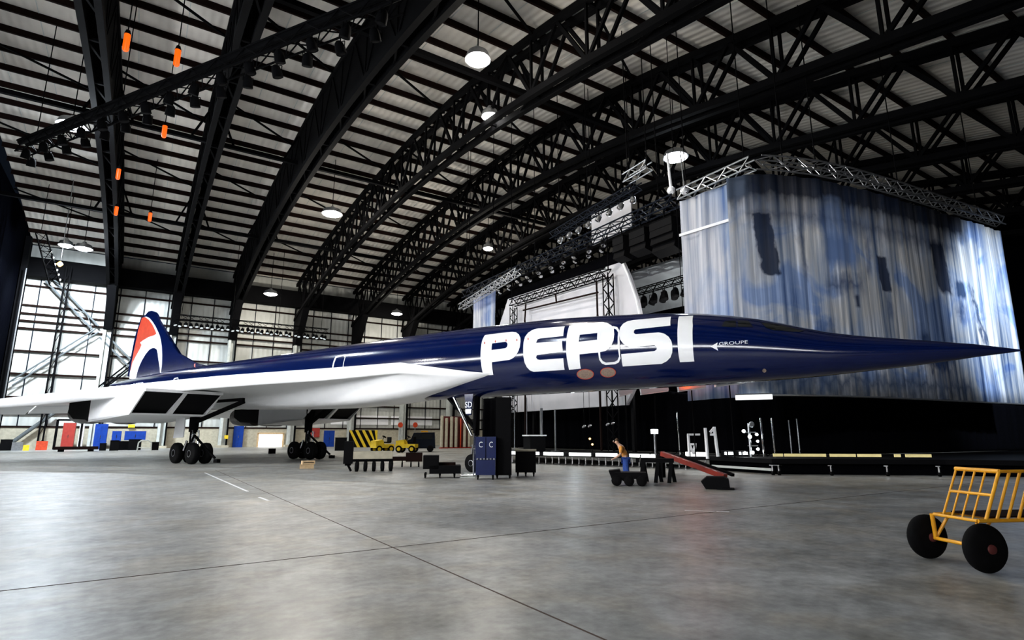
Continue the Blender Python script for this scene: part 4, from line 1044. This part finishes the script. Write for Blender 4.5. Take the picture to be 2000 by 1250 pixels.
# descending lamp ladder by the left post
pA, pB = on_y(80, 455, 72), on_y(107, 556, 72)
tw = truss('lighting_truss', [pA, pB], .8, 'dark_steel', 'short black lamp ladder tilted down beside the leftmost wall bay', hang=(.0,), step=.9)
pc6 = par_can((0, 0, 0), (.8, -.5, -.2), .12, .24, 'dark_steel', 'small_lamp', '', 'white lamps on the tilted ladder at left')
ls = [on_y(x, y, 72) for x, y in ((98, 492), (102, 503), (106, 516), (110, 527), (113, 536), (116, 546))]
MBk = MB().bar((-.7, 0, 0), (-.1, 0, 0), .06).build('arm', 'dark_steel', pc6)
copies(pc6, ls, lambda i: ['topmost', 'second', 'third', 'fourth', 'fifth', 'lowest'][i]+' of the six small white lamps on the tilted ladder at left', [(0, 0, 0)]*6)
p = on_y(117, 516, 70)
t = tag(empty('pendant_lamp', p), 'small amber pendant lamp glowing by the tilted lamp ladder', 'lamp')
MB().lathe((0, 0, 0), (0, 0, 1), [(-.25, .08), (0, .28), (.25, .1)], 14).build('bulb', 'amber_lamp', t, True); MB().tube((0, 0, .2), (0, 0, zt(70)+.84-p.z), .03).build('cable', 'steel', t)

# ================================================================== GROUND EQUIPMENT AND PEOPLE
def face(p): return -math.atan2(p.x, p.y)      # local -y looks at the camera
def gthing(name, px, py, label, cat, group=None, rz=None, z=0.0):
    p = on_z(px, py, z); return tag(empty(name, p, face(p) if rz is None else rz), label, cat, group), p
def castors(t, w_, d, r=.09, n=2):
    for i in range(n):
        for y in (-d/2+r, d/2-r):
            x = -w_/2+r+(w_-2*r)*i/(n-1)
            MB().lathe((x-.03, y, r), (1, 0, 0), [(0, r*.5), (.01, r), (.05, r), (.06, r*.5)], 12).box((x, y, r*1.6), (.08, .08, r*1.0)).build('castor', 'rubber', t)
# blue power cart
t, p = gthing('ground_power_cart', 948, 936, 'blue equipment cart with two white C letters standing before the nose gear', 'cart'); 
MB().box((0, .35, 1.14), (.78, .7, .84)).build('cabinet', 'blue_cabinet', t)
MB().box((0, .35, .43), (.74, .72, .56)).build('chassis', 'blue_cabinet', t)
MB().box((0, -.005, 1.14), (.015, .02, .82)).build('door_seam', 'black_plastic', t)
q = MB()
for k_ in range(6): q.box((-.31+.125*k_, -.02, .74), (.06, .05, .06))
q.build('socket_row', 'aluminium', t)
for x in (-.27, .12): text_mb('C', .3, lambda u, v: (x+u*.75, -.012, 1.17+v)).build('letter_c', 'white_paint', t)
castors(t, .72, .7, .08)
q = MB().tube((-.45, .1, .1), (-.45, .1, 1.7), .035).tube((-.45, .1, .15), (-.36, .1, .15), .03).tube((-.36, .1, 1.1), (-.46, .1, 1.15), .05); q.build('pipe', 'chrome', t)
t, p = gthing('tall_cabinet', 985, 935, 'tall black equipment cabinet right of the blue cart', 'cabinet'); t.location.y += .3; t.location.x += .15
MB().box((0, 0, 1.6), (.62, .6, 2.96)).build('body', 'black_plastic', t); MB().box((.02, -.31, 1.6), (.52, .02, 2.8)).build('door', 'black_plastic', t); castors(t, .6, .56, .06)
# wheeled chock with a chromed foot
t, p = gthing('wheel_chock', 913, 933, 'pale metal chock on the floor left of the blue cart', 'chock')
MB().prism([(-.3, -.15, 0), (.3, -.15, 0), (.2, -.15, .16), (-.15, -.15, .2)], (0, .3, 0)).build('wedge', 'light_steel', t); MB().tube((-.3, -.2, .1), (.25, -.2, .1), .02).build('handle', 'chrome', t)
t, p = gthing('flight_case', 1038, 931, 'black wheeled case standing alone right of the blue cart', 'case'); t.location.y += .4
MB().box((0, 0, .58), (.82, .7, .84)).build('body', 'black_plastic', t); MB().box((0, 0, 1.02), (.86, .74, .07)).build('lid', 'cream', t); castors(t, .8, .66, .08, 3)
# trolleys left of the nose gear
t, p = gthing('equipment_trolley', 728, 921, 'low trolley with beige side and a row of five dark wheels', 'trolley'); t.location.y += .5
MB().box((.15, 0, .72), (1.75, .9, .34)).build('deck', 'cream', t); MB().box((.15, 0, .5), (1.8, .9, .12)).build('frame', 'dark_steel', t)
MB().box((-.95, 0, .85), (.4, .9, 1.0)).build('end_box', 'black_plastic', t); MB().box((-.95, 0, .32), (.25, .8, .1)).bar((-.95, -.2, .3), (-.8, -.2, .02), .1).build('tow_hitch', 'dark_steel', t)
for k_ in range(5):
    x = -.55+k_*.38; MB().lathe((x-.09, -.4, .22), (1, 0, 0), [(0, .1), (.02, .2), (.05, .22), (.13, .22), (.16, .2), (.18, .1)], 16).build('wheel', 'rubber', t)
    MB().lathe((x-.09, .35, .22), (1, 0, 0), [(0, .1), (.02, .2), (.05, .22), (.13, .22), (.16, .2), (.18, .1)], 16).build('wheel', 'rubber', t)
t, p = gthing('dolly', 798, 913, 'small dark dolly between the beige trolley and the long black cart', 'dolly'); t.location.y += .6
MB().box((-.35, 0, .42), (.85, .7, .2)).box((.5, 0, .5), (.85, .7, .45)).build('deck', 'brown_steel', t)
for x in (-.6, -.1, .35, .75): MB().lathe((x-.04, -.3, .13), (1, 0, 0), [(0, .06), (.01, .13), (.07, .13), (.08, .06)], 14).lathe((x-.04, .22, .13), (1, 0, 0), [(0, .06), (.01, .13), (.07, .13), (.08, .06)], 14).bar((x, -.28, .15), (x, -.28, .4), .05).bar((x, .25, .15), (x, .25, .4), .05).build('wheel', 'rubber', t)
t, p = gthing('low_cart', 868, 934, 'long low black cart on small wheels left of the nose gear', 'cart'); t.location.y += .4
MB().box((-.35, 0, .6), (.6, .9, .5)).box((.2, 0, .32), (1.2, .9, .3)).build('body', 'black_plastic', t); MB().box((.15, .1, .52), (.9, .5, .1)).build('load', 'brown_steel', t); castors(t, 1.3, .8, .09, 3)
# wooden blocks
t, p = gthing('wooden_block', 599, 915, 'pale wooden block on the floor before the far main wheels, lower of two', 'block')
MB().box((0, 0, .1), (.66, .4, .2)).box((-.22, -.16, .1), (.2, .1, .21)).build('timber', 'wood', t)
t, p = gthing('wooden_block', 601, 915, 'pale wooden block stacked on top of its twin before the far main wheels', 'block'); t.location.z = .201; t.rotation_euler.z += .2
MB().box((0, 0, .09), (.6, .34, .17)).build('timber', 'wood', t); MB().box((0, -.171, .09), (.5, .01, .03)).build('saw_slot', 'brown_steel', t)
# striped barrier, yellow tugs, van
t, p = gthing('striped_barrier', 708, 881, 'tall barrier board with diagonal yellow and black stripes', 'barrier')
w_ = 2.9; h_ = 1.75
MB().box((0, .05, 1.25), (w_, .08, h_)).build('board', 'black_plastic', t)
for k_ in range(5):
    x = -1.5+k_*.66; pts = [(x, -.0, .38+h_), (x+.3, -.0, .38+h_), (x+1.25, 0, .38), (x+.95, 0, .38)]
    pts = [(min(max(a, -w_/2), w_/2), b, c_) for a, b, c_ in pts]; MB().prism(pts, (0, .012, 0)).build('stripe', 'lemon_paint', t)
MB().box((-1.3, .1, .25), (.2, .8, .5)).box((1.3, .1, .25), (.2, .8, .5)).build('foot', 'dark_steel', t)
def tug(px, py, s, label, rz):
    t, p = gthing('tow_tractor', px, py, label, 'tow tractor', 'yellow tow tractors', face(on_z(px, py))+rz)
    MB().box((-.1*s, 0, .62*s), (1.9*s, 1.1*s, .34*s)).prism([(-1.0*s, -.5*s, .75*s), (-1.05*s, -.5*s, 1.1*s), (-.3*s, -.5*s, 1.2*s), (-.15*s, -.5*s, .75*s)], (0, 1.0*s, 0)).build('body', 'lemon_paint', t)
    MB().box((.35*s, 0, .95*s), (.5*s, .7*s, .12*s)).box((.62*s, 0, 1.2*s), (.1*s, .7*s, .5*s)).build('seat', 'black_plastic', t)
    MB().tube((-.15*s, 0, 1.1*s), (.05*s, 0, 1.45*s), .03).lathe((.05*s, 0, 1.45*s), (.4, 0, .7), [(0, .2*s), (.04, .22*s), (.06, .2*s)], 14).build('steering_wheel', 'dark_steel', t)
    for x in (-.7, .55):
        for y in (-.58, .42):
            wl_ = MB().lathe((x*s, y*s, .34*s), (0, 1, 0), [(0, .2*s), (.02, .32*s), (.05*s, .34*s), (.13*s, .34*s), (.15*s, .2*s)], 18).build('wheel', 'rubber', t)
            MB().lathe((x*s, (y-.01)*s, .34*s), (0, 1, 0), [(0, .05*s), (-.01, .17*s), (.03, .18*s)], 14).build('hub', 'lemon_paint', wl_)
tug(748, 884, 1.0, 'yellow tow tractor with round pale lamp beside the striped barrier', .5)
tug(796, 884, 1.0, 'yellow tow tractor right of its twin, near the dark van', -.3)
t, p = gthing('van', 822, 883, 'dark blue van parked by the far wall behind the low carts', 'van')
MB().prism([(-1.35, 0, .35), (-1.35, 0, 1.1), (-1.0, 0, 1.25), (-.75, 0, 1.85), (1.3, 0, 1.9), (1.4, 0, .35)], (0, 1.8, 0)).build('body', 'navy_steel', t)
MB().prism([(-.85, -.01, 1.25), (-.65, -.01, 1.72), (-.1, -.01, 1.72), (-.1, -.01, 1.25)], (0, .02, 0)).prism([(0, -.01, 1.25), (0, -.01, 1.72), (1.1, -.01, 1.72), (1.1, -.01, 1.25)], (0, .02, 0)).build('side_window', 'glass_dark', t)
MB().box((.3, .8, 1.98), (.7, .3, .14)).build('roof_beacon', 'yellow_paint', t)
for x in (-.85, .9): MB().lathe((x, -.02, .33), (0, 1, 0), [(0, .2), (.02, .32), (.2, .33), (.22, .2)], 18).lathe((x, 1.6, .33), (0, 1, 0), [(0, .2), (.02, .32), (.2, .33), (.22, .2)], 18).build('wheel', 'rubber', t)
# upright rolls
for k_, (px, m, h_, lab) in enumerate(((862, 'cream', 3.9, 'thickest'), (871, 'cream', 3.6, 'second from left'), (881, 'cream', 3.8, 'third from left'), (890, 'cream', 3.7, 'fourth from left'), (899, 'orange_red', 3.6, 'slim red'), (907, 'cream', 3.0, 'shortest, rightmost'), (916, 'cream', 3.6, 'partly hidden'))):
    p = on_y(px, 881, 66); t = tag(empty('upright_roll', (p.x, 66, 0)), f'tall upright cloth roll leaning by the far wall, the {lab} of the row', 'roll', 'upright rolls by the far wall')
    r_ = .2 if m == 'cream' else .09
    MB().lathe((0, 0, .1), (0, 0, 1), [(0, r_*.6), (.05, r_), (h_, r_), (h_+.05, r_*.6)], 14).build('roll', m, t, True); MB().box((0, 0, .05), (.45, .45, .1)).build('foot', 'red_cabinet', t)
bkp = MB().box((0, 0, 2.0), (3.9, .1, 4.0)).bar((-1.9, .3, 0), (-1.9, 0, 4), .1).bar((1.9, .3, 0), (1.9, 0, 4), .1).build('dark_board', 'dark_red'); p = on_y(890, 881, 66.5); bkp.location = (p.x, 66.6, 0); bkp.rotation_euler.z = face(p)*0
tag(bkp, 'dark red board standing behind the upright rolls', 'board')
# red round signs
for px, lab in ((782, 'left'), (811, 'right')):
    p = on_y(px, 830, YF-2.0); t = tag(empty('round_sign', p), f'round red sign on a post at the far wall, the {lab} of the pair', 'sign', 'round red signs')
    MB().lathe((0, 0, 0), (0, -1, 0), [(0, .4), (.03, .42), (.06, .4)], 24).build('disc', 'orange_red', t); MB().tube((0, .04, 0), (0, .04, -p.z), .05).build('post', 'steel', t)
# cabinets and doors along the far wall
def wall_cab(name, x0, x1, ytop, ybot, m, label, cat, dpt=.7, Y=84.8, parts='door'):
    a, b = on_y(x0, ybot, Y), on_y(x1, ytop, Y); z0, z1 = max(a.z, 0), on_y((x0+x1)/2, ytop, Y).z
    if ybot > 868: z0 = 0
    w_ = b.x-a.x; t = tag(empty(name, ((a.x+b.x)/2, Y, z0)), label, cat)
    MB().box((0, dpt/2, (z1-z0)/2), (w_, dpt, z1-z0)).build('body', m, t)
    if parts == 'door':
        for s in (-1, 1): MB().box((s*w_/4, -.015, (z1-z0)/2), (w_/2-.06, .03, z1-z0-.1)).build('door', m, t)
        MB().box((0, -.06, (z1-z0)*.5), (.05, .06, .3)).build('handle', 'chrome', t)
    return t
t = wall_cab('crew_cabin', 117, 149, 826, 876, 'red_cabinet', 'red doored booth with dark frame against the far wall at left', 'booth', 1.0, 84.6)
MB().box((-1.15, -.02, 1.7), (.25, .1, 3.4)).box((1.15, -.02, 1.7), (.2, .1, 3.4)).box((0, -.02, 3.35), (2.3, .1, .2)).build('frame', 'dark_steel', t)
wall_cab('white_locker', 150, 166, 827, 874, 'white_paint', 'narrow white locker beside the red booth', 'locker', .8, 84.8)
wall_cab('blue_cabinet', 181, 212, 828, 870, 'royal_blue', 'tall bright blue cabinet against the far wall at left', 'cabinet', .8, 84.8)
wall_cab('blue_bin', 217, 238, 842, 862, 'royal_blue', 'blue wall bin left of the long blue one', 'bin', .8, 84.8, 'door')
wall_cab('blue_bin', 242, 286, 842, 860, 'royal_blue', 'long blue wall bin right of the tall blue cabinet', 'bin', .8, 84.8, 'door')
wall_cab('blue_door', 454, 477, 832, 869, 'royal_blue', 'blue door panel on the cream wall between the main wheels', 'door panel', .2, 86.9, 'door')
wall_cab('blue_board', 632, 654, 841, 871, 'royal_blue', 'blue board just right of the far main wheels', 'board', .3, 84.0, 'door')
wall_cab('red_board', 603, 625, 836, 854, 'red_cabinet', 'red board on the wall behind the far main wheels', 'board', .2, 86.9, 'door')
wall_cab('yellow_sign', 250, 264, 829, 835, 'lemon_paint', 'small yellow sign above the long blue bin', 'sign', .1, 87.0, 'none')
wall_cab('yellow_notice', 438, 446, 850, 857, 'lemon_paint', 'tiny yellow notice left of the blue door panel', 'sign', .1, 85.6, 'none')
t = wall_cab('lit_opening', 503, 552, 848, 876, 'bright_panel', 'bright white lit opening in a wooden frame at the foot of the far wall', 'doorway', .15, 87.2, 'none')
a, b = on_y(503, 876, 87.2), on_y(552, 848, 87.2); w_ = b.x-a.x; h_ = on_y(527, 848, 87.2).z
MB().box((-w_/2-.1, -.1, h_/2), (.22, .2, h_+.2)).box((w_/2+.1, -.1, h_/2), (.22, .2, h_+.2)).box((0, -.1, h_+.1), (w_+.4, .2, .22)).build('frame', 'wood', t)
t, p = gthing('floor_box', 531, 886, 'small dark box on the floor in front of the lit opening', 'box')
MB().box((0, 0, .2), (.6, .5, .38)).build('body', 'black_plastic', t); MB().box((0, 0, .42), (.64, .54, .06)).build('lid', 'black_plastic', t)
t, p = gthing('pallet_platform', 148, 882, 'long low dark platform on the floor in front of the red booth', 'platform')
MB().box((0, 0, .35), (3.6, 1.2, .3)).build('deck', 'brown_steel', t); MB().box((-1.2, 0, .1), (.5, 1, .2)).box((1.2, 0, .1), (.5, 1, .2)).build('foot', 'dark_steel', t)
misc = [(32, 880, (.9, .5, .8), 'steel', 'pale blue box at far left under the wing tip'), (50, 880, (.5, .5, .5), 'lemon_paint', 'small yellow box at the far left by the wall'), (80, 879, (1.0, .6, .9), 'orange_red', 'red lumpy box beside the thin mast base'),
        (10, 880, (1.0, .7, 1.1), 'black_plastic', 'dark crate at the leftmost floor edge'), (222, 880, (.8, .6, 1.0), 'black_plastic', 'black crate below the left blue bin'), (240, 879, (.9, .6, .9), 'dark_steel', 'dark machine box below the gap of the blue bins'),
        (262, 879, (1.2, .7, 1.1), 'black_plastic', 'black machine crate below the long blue bin'), (302, 879, (.7, .6, .8), 'dark_steel', 'dark crate right of the long blue bin'), (665, 880, (1.2, .8, 1.3), 'black_plastic', 'black crate left of the striped barrier'),
        (200, 880, (.6, .5, .7), 'black_plastic', 'black crate at the foot of the tall blue cabinet')]
for px, py, d, m, lab in misc:
    t, p = gthing('storage_crate', px, py, lab, 'crate'); MB().box((0, 0, d[2]/2), d).build('body', m, t); MB().box((0, 0, d[2]+.04), (d[0]*1.04, d[1]*1.04, .08)).build('lid', m if m != 'black_plastic' else 'dark_steel', t)
t, p = gthing('a_frame_stand', 281, 882, 'small pale arch-shaped stand below the right end of the long blue bin', 'stand')
MB().path([(-.6, 0, 0), (-.55, 0, .9), (-.3, 0, 1.1), (.3, 0, 1.1), (.55, 0, .9), (.6, 0, 0)], .06).build('arch', 'light_steel', t); MB().bar((-.58, 0, .4), (.58, 0, .4), .06).build('crossbar', 'light_steel', t)

# machines beside the person, ramp boom and black base
t, p = gthing('cable_drum_machine', 1226, 948, 'black wheeled machine the bending person leans over', 'machine'); 
MB().box((.1, 0, .33), (1.0, .7, .2)).prism([(-.5, -.3, .2), (-.6, -.3, .48), (-.25, -.3, .52), (-.1, -.3, .2)], (0, .6, 0)).build('body', 'black_plastic', t)
for x in (-.35, .05, .45):
    for y in (-.4, .3): MB().lathe((x, y, .17), (0, 1, 0), [(0, .08), (.02, .16), (.08, .17), (.1, .08)], 16).build('wheel', 'rubber', t)
MB().tube((.4, -.2, .6), (.45, -.2, 1.0), .02).build('lever', 'chrome', t)
t, p = gthing('trestle', 1290, 944, 'black trestle legs right of the bending person', 'trestle'); t.location.y += .4; t.location.x += .2
MB().box((0, 0, .75), (1.3, .4, .14)).build('beam', 'black_plastic', t)
for x in (-.4, .1, .55):
    MB().bar((x, -.15, .7), (x-.1, -.25, 0), .13).build('leg', 'black_plastic', t); MB().bar((x, .15, .7), (x+.1, .25, 0), .13).build('leg', 'black_plastic', t)
a = at(1293, 886, 23.0); b = at(1417, 931, 20.0); b.z = max(b.z, .12)
t = tag(empty('towing_boom', (a+b)/2), 'red sloping towing boom with white worn marks above the black weight', 'boom'); c0 = (a+b)/2
MB().bar(a-c0, b-c0, .17, .17).build('tube', 'boom_red', t)
dd = (b-a); nn = -FWH*.11
for f0, f1 in ((.15, .2), (.22, .28), (.34, .44), (.7, .76), (.8, .86)): MB().bar(a-c0+dd*f0+nn+UP0*.03, a-c0+dd*f1+nn+UP0*.03, .012, .08).build('worn_mark', 'white_paint', t)
MB().bar(a-c0, Vector((a.x-c0.x, a.y-c0.y, -c0.z)), .14).build('prop', 'dark_steel', t)
a2 = at(1330, 890, 23.0); b2 = at(1432, 928, 20.5)
MB().bar(a2-c0, b2-c0, .12, .1).build('side_rail', 'dark_steel', t)
t, p = gthing('ballast_weight', 1404, 957, 'flat black weight lying on the floor under the red boom end', 'weight'); t.location.y += .3; t.location.x += .3
MB().prism([(-.32, -.3, 0), (.38, -.3, 0), (.36, -.3, .3), (.22, -.3, .37), (-.28, -.3, .36), (-.45, -.3, .22)], (0, .6, 0)).build('block', 'black_plastic', t); MB().box((.25, -.25, .03), (.5, .3, .05)).build('foot_plate', 'black_plastic', t)

# bending person -------------------------------------------------------
pp = on_z(1221, 939); pt = tag(empty('person', (pp.x, pp.y, 0), face(pp)), 'person in an orange shirt and blue jeans bending over the black machine', 'person')
def skin_mesh(name, joints, edges, m, parent, sub=2):
    me = bpy.data.meshes.new(name); me.from_pydata([j[0] for j in joints], edges, [])
    o = bpy.data.objects.new(name, me); COL.objects.link(o); o.parent = parent
    sk_ = o.modifiers.new('skin', 'SKIN'); me.skin_vertices.new() if not me.skin_vertices else None
    for i, j in enumerate(joints): me.skin_vertices[0].data[i].radius = j[1] if isinstance(j[1], tuple) else (j[1], j[1]); me.skin_vertices[0].data[i].use_root = (i == 0)
    s = o.modifiers.new('sub', 'SUBSURF'); s.levels = sub; s.render_levels = sub
    dg = bpy.context.evaluated_depsgraph_get(); m2 = bpy.data.meshes.new_from_object(o.evaluated_get(dg))
    bpy.data.objects.remove(o); m2.materials.clear(); m2.materials.append(M[m]); m2.name = name
    for p_ in m2.polygons: p_.use_smooth = True; p_.material_index = 0
    o = bpy.data.objects.new(name, m2); COL.objects.link(o); o.parent = parent; return o
# side view in the picture: faces left (local -x), bends forward
J = [((.05, 0, .90), (.15, .11)), ((.02, 0, 1.05), (.14, .1)), ((-.06, 0, 1.24), (.16, .11)), ((-.13, 0, 1.38), (.12, .08)), ((-.19, 0, 1.46), .05), ((-.25, 0, 1.54), (.085, .075)), ((-.28, 0, 1.62), (.09, .08)),
     ((.05, -.1, .86), .10), ((.08, -.12, .48), .07), ((.12, -.12, .10), .045), ((-.04, -.14, .05), .04),
     ((.05, .1, .86), .10), ((.0, .14, .48), .07), ((.06, .15, .10), .045), ((-.12, .17, .05), .04),
     ((-.10, -.19, 1.34), .07), ((-.12, -.24, 1.08), .05), ((-.32, -.2, .92), .035), ((-.39, -.19, .89), (.035, .018)),
     ((-.10, .19, 1.34), .07), ((-.10, .26, 1.08), .05), ((-.30, .22, .92), .035), ((-.37, .21, .89), (.035, .018))]
Eg = [(0, 1), (1, 2), (2, 3), (3, 4), (4, 5), (5, 6), (0, 7), (7, 8), (8, 9), (9, 10), (0, 11), (11, 12), (12, 13), (13, 14), (3, 15), (15, 16), (16, 17), (17, 18), (3, 19), (19, 20), (20, 21), (21, 22)]
for hx, hy in ((-.39, -.19), (-.37, .21)):
    base = 18 if hy < 0 else 22
    for k_ in range(4):
        yy = hy-.03+.02*k_; L1 = [.035, .042, .04, .03][k_]; n0 = len(J)
        J += [((hx-.03, yy, .875), .009), ((hx-.03-L1, yy, .86), .008), ((hx-.04-L1, yy, .825), .007)]; Eg += [(base, n0), (n0, n0+1), (n0+1, n0+2)]
    n0 = len(J); J += [((hx-.0, hy+(.04 if hy < 0 else -.04), .87), .010), ((hx-.03, hy+(.05 if hy < 0 else -.05), .84), .008)]; Eg += [(base, n0), (n0, n0+1)]
SH = -.0
J = [((x, y, z*.88), r) for (x, y, z), r in J]
body = skin_mesh('body', J, Eg, 'skin', pt)
shirt = [((.04, 0, .80), (.165, .125)), ((.02, 0, .93), (.165, .12)), ((-.06, 0, 1.09), (.185, .135)), ((-.12, 0, 1.20), (.14, .10)),
         ((-.10, -.2, 1.18), .088), ((-.12, -.25, .97), .068), ((-.10, .2, 1.18), .088), ((-.10, .27, .97), .068)]
skin_mesh('shirt', shirt, [(0, 1), (1, 2), (2, 3), (3, 4), (4, 5), (3, 6), (6, 7)], 'orange_shirt', pt)
jean = [((.05, 0, .79), (.16, .125)), ((.05, -.1, .74), .115), ((.08, -.12, .42), .085), ((.12, -.12, .1), .065), ((.05, .1, .74), .115), ((.0, .14, .42), .085), ((.06, .15, .1), .065)]
skin_mesh('jeans', jean, [(0, 1), (1, 2), (2, 3), (0, 4), (4, 5), (5, 6)], 'denim', pt)
skin_mesh('hair', [((-.235, 0, 1.40), (.085, .075)), ((-.25, 0, 1.46), (.09, .08)), ((-.30, 0, 1.49), (.05, .05))], [(0, 1), (1, 2)], 'hair', pt)
fc = MB()
for y in (-.03, .03): fc.lathe((-.365, y, 1.425), (-1, 0, 0), [(-.01, .006), (0, .010), (.006, .004)], 8)
fc.build('eyes', 'white_paint', body)
MB().prism([(-.36, -.012, 1.38), (-.36, .012, 1.38), (-.36, 0, 1.43)], (-.03, 0, -.01)).build('nose', 'skin', body)
MB().bar((-.355, -.025, 1.355), (-.355, .025, 1.355), .01).build('mouth', 'red_cabinet', body)
for y in (-.085, .085): MB().lathe((-.25, y, 1.40), (0, 1, 0), [(-.012, .015), (0, .028), (.012, .015)], 10).build('ear', 'skin', body, True)
for a_ in ((.12, -.12), (.06, .15)):
    MB().prism([(a_[0]+.07, a_[1]-.05, 0), (a_[0]-.2, a_[1]-.045, 0), (a_[0]-.21, a_[1]-.04, .04), (a_[0]-.08, a_[1]-.04, .1), (a_[0]+.06, a_[1]-.045, .12)], (0, .095, 0)).build('shoe', 'black_plastic', pt)

# yellow hand cart at the right edge ------------------------------------
W1 = Vector((8.74, 2.99, 0)); W2 = Vector((9.10, 3.74, 0)); ax = (W2-W1).normalized(); ln = Vector((ax.y, -ax.x, 0))
ct = tag(empty('hand_cart', W1), 'yellow tubular hand cart with fat black tyres and slanted rail sides', 'cart')
RW = .285; gauge = (W2-W1).length
def cw(c_, s):
    c_ = Vector(c_)
    t_ = MB().lathe(c_-ax*.09, ax, [(0, .13), (.012, .2), (.03, .25), (.06, .278), (.09, RW), (.12, .278), (.15, .25), (.168, .2), (.18, .13)], 36).build('tyre', 'rubber', ct, 60)
    MB().lathe(c_-ax*.075, ax, [(-.045, .03), (-.035, .05), (-.005, .06), (.02, .13), (.13, .13), (.155, .06), (.16, .03)], 24).build('hub', 'dark_red', t_, True)
cw((0, 0, RW), 1); cw(ax*gauge+Vector((0, 0, RW)), -1)
fm = MB(); zd = .60
P_ = lambda l, a_, z: ln*l+ax*a_+UP0*z
fm.tube(P_(0, -.02, RW), P_(0, gauge+.0, RW), .024)
fm.tube(P_(0, .14, RW), P_(.02, .06, zd), .02); fm.tube(P_(0, gauge-.14, RW), P_(-.04, .66, zd+.0), .026); fm.tube(P_(0, gauge-.14, RW), P_(.16, .6, zd), .02)
fm.tube(P_(.2, .05, zd), P_(.0, .14, RW), .018)
fm.build('axle_frame', 'yellow_paint', ct, True)
dk_ = MB()
for a_ in (-.02, .6): dk_.tube(P_(-.06, a_, zd), P_(2.3, a_, zd), .024)
for l in (-.06, .3, .8, 1.3, 1.8, 2.3): dk_.tube(P_(l, -.02, zd), P_(l, .6, zd), .02)
dk_.build('deck_frame', 'yellow_paint', ct, True)
MB().box(P_(1.2, .29, zd+.035), (2.1, .54, .02), math.atan2(ln.y, ln.x)).build('deck_board', 'brown_steel', ct)
# slanted rails: end gate (along the axle) and near side
dz = .58; le = .29/.45; gw = .575
def rail(l0, a0, l1, a1, z0, z1, r, mb_): mb_.tube(P_(l0, a0, z0), P_(l1, a1, z1), r)
eg = MB(); l0 = .05
for i, a_ in enumerate((-.02, gw*.27, gw*.52, gw*.77, gw)):
    r_ = .02 if i in (0,) else (.012 if i < 4 else .014); rail(l0, a_, l0+le*.45, a_, zd, zd+dz, r_, eg)
rail(l0+le*.45, -.03, l0+le*.45, gw+.01, zd+dz, zd+dz, .028, eg); rail(l0+le*.23, -.02, l0+le*.23, gw, zd+dz*.51, zd+dz*.51, .02, eg)
eg.build('end_gate', 'yellow_paint', ct, True)
sd_ = MB()
for k_ in range(1, 14): rail(l0+k_*.15, -.02, l0+k_*.15+le*.45, -.02, zd, zd+dz, .017, sd_)
rail(l0+le*.45, -.02, l0+1.9, -.02, zd+dz, zd+dz, .02, sd_)
sd_.build('side_rail', 'yellow_paint', ct, True)
for a_ in (0, gauge): 
    cw(P_(2.1, a_, RW), 1)
MB().tube(P_(2.1, 0, RW), P_(2.1, gauge, RW), .024).tube(P_(2.1, .1, RW), P_(2.1, .1, zd), .02).tube(P_(2.1, gauge-.1, RW), P_(2.1, gauge-.1, zd), .02).build('axle_frame', 'yellow_paint', ct, True)
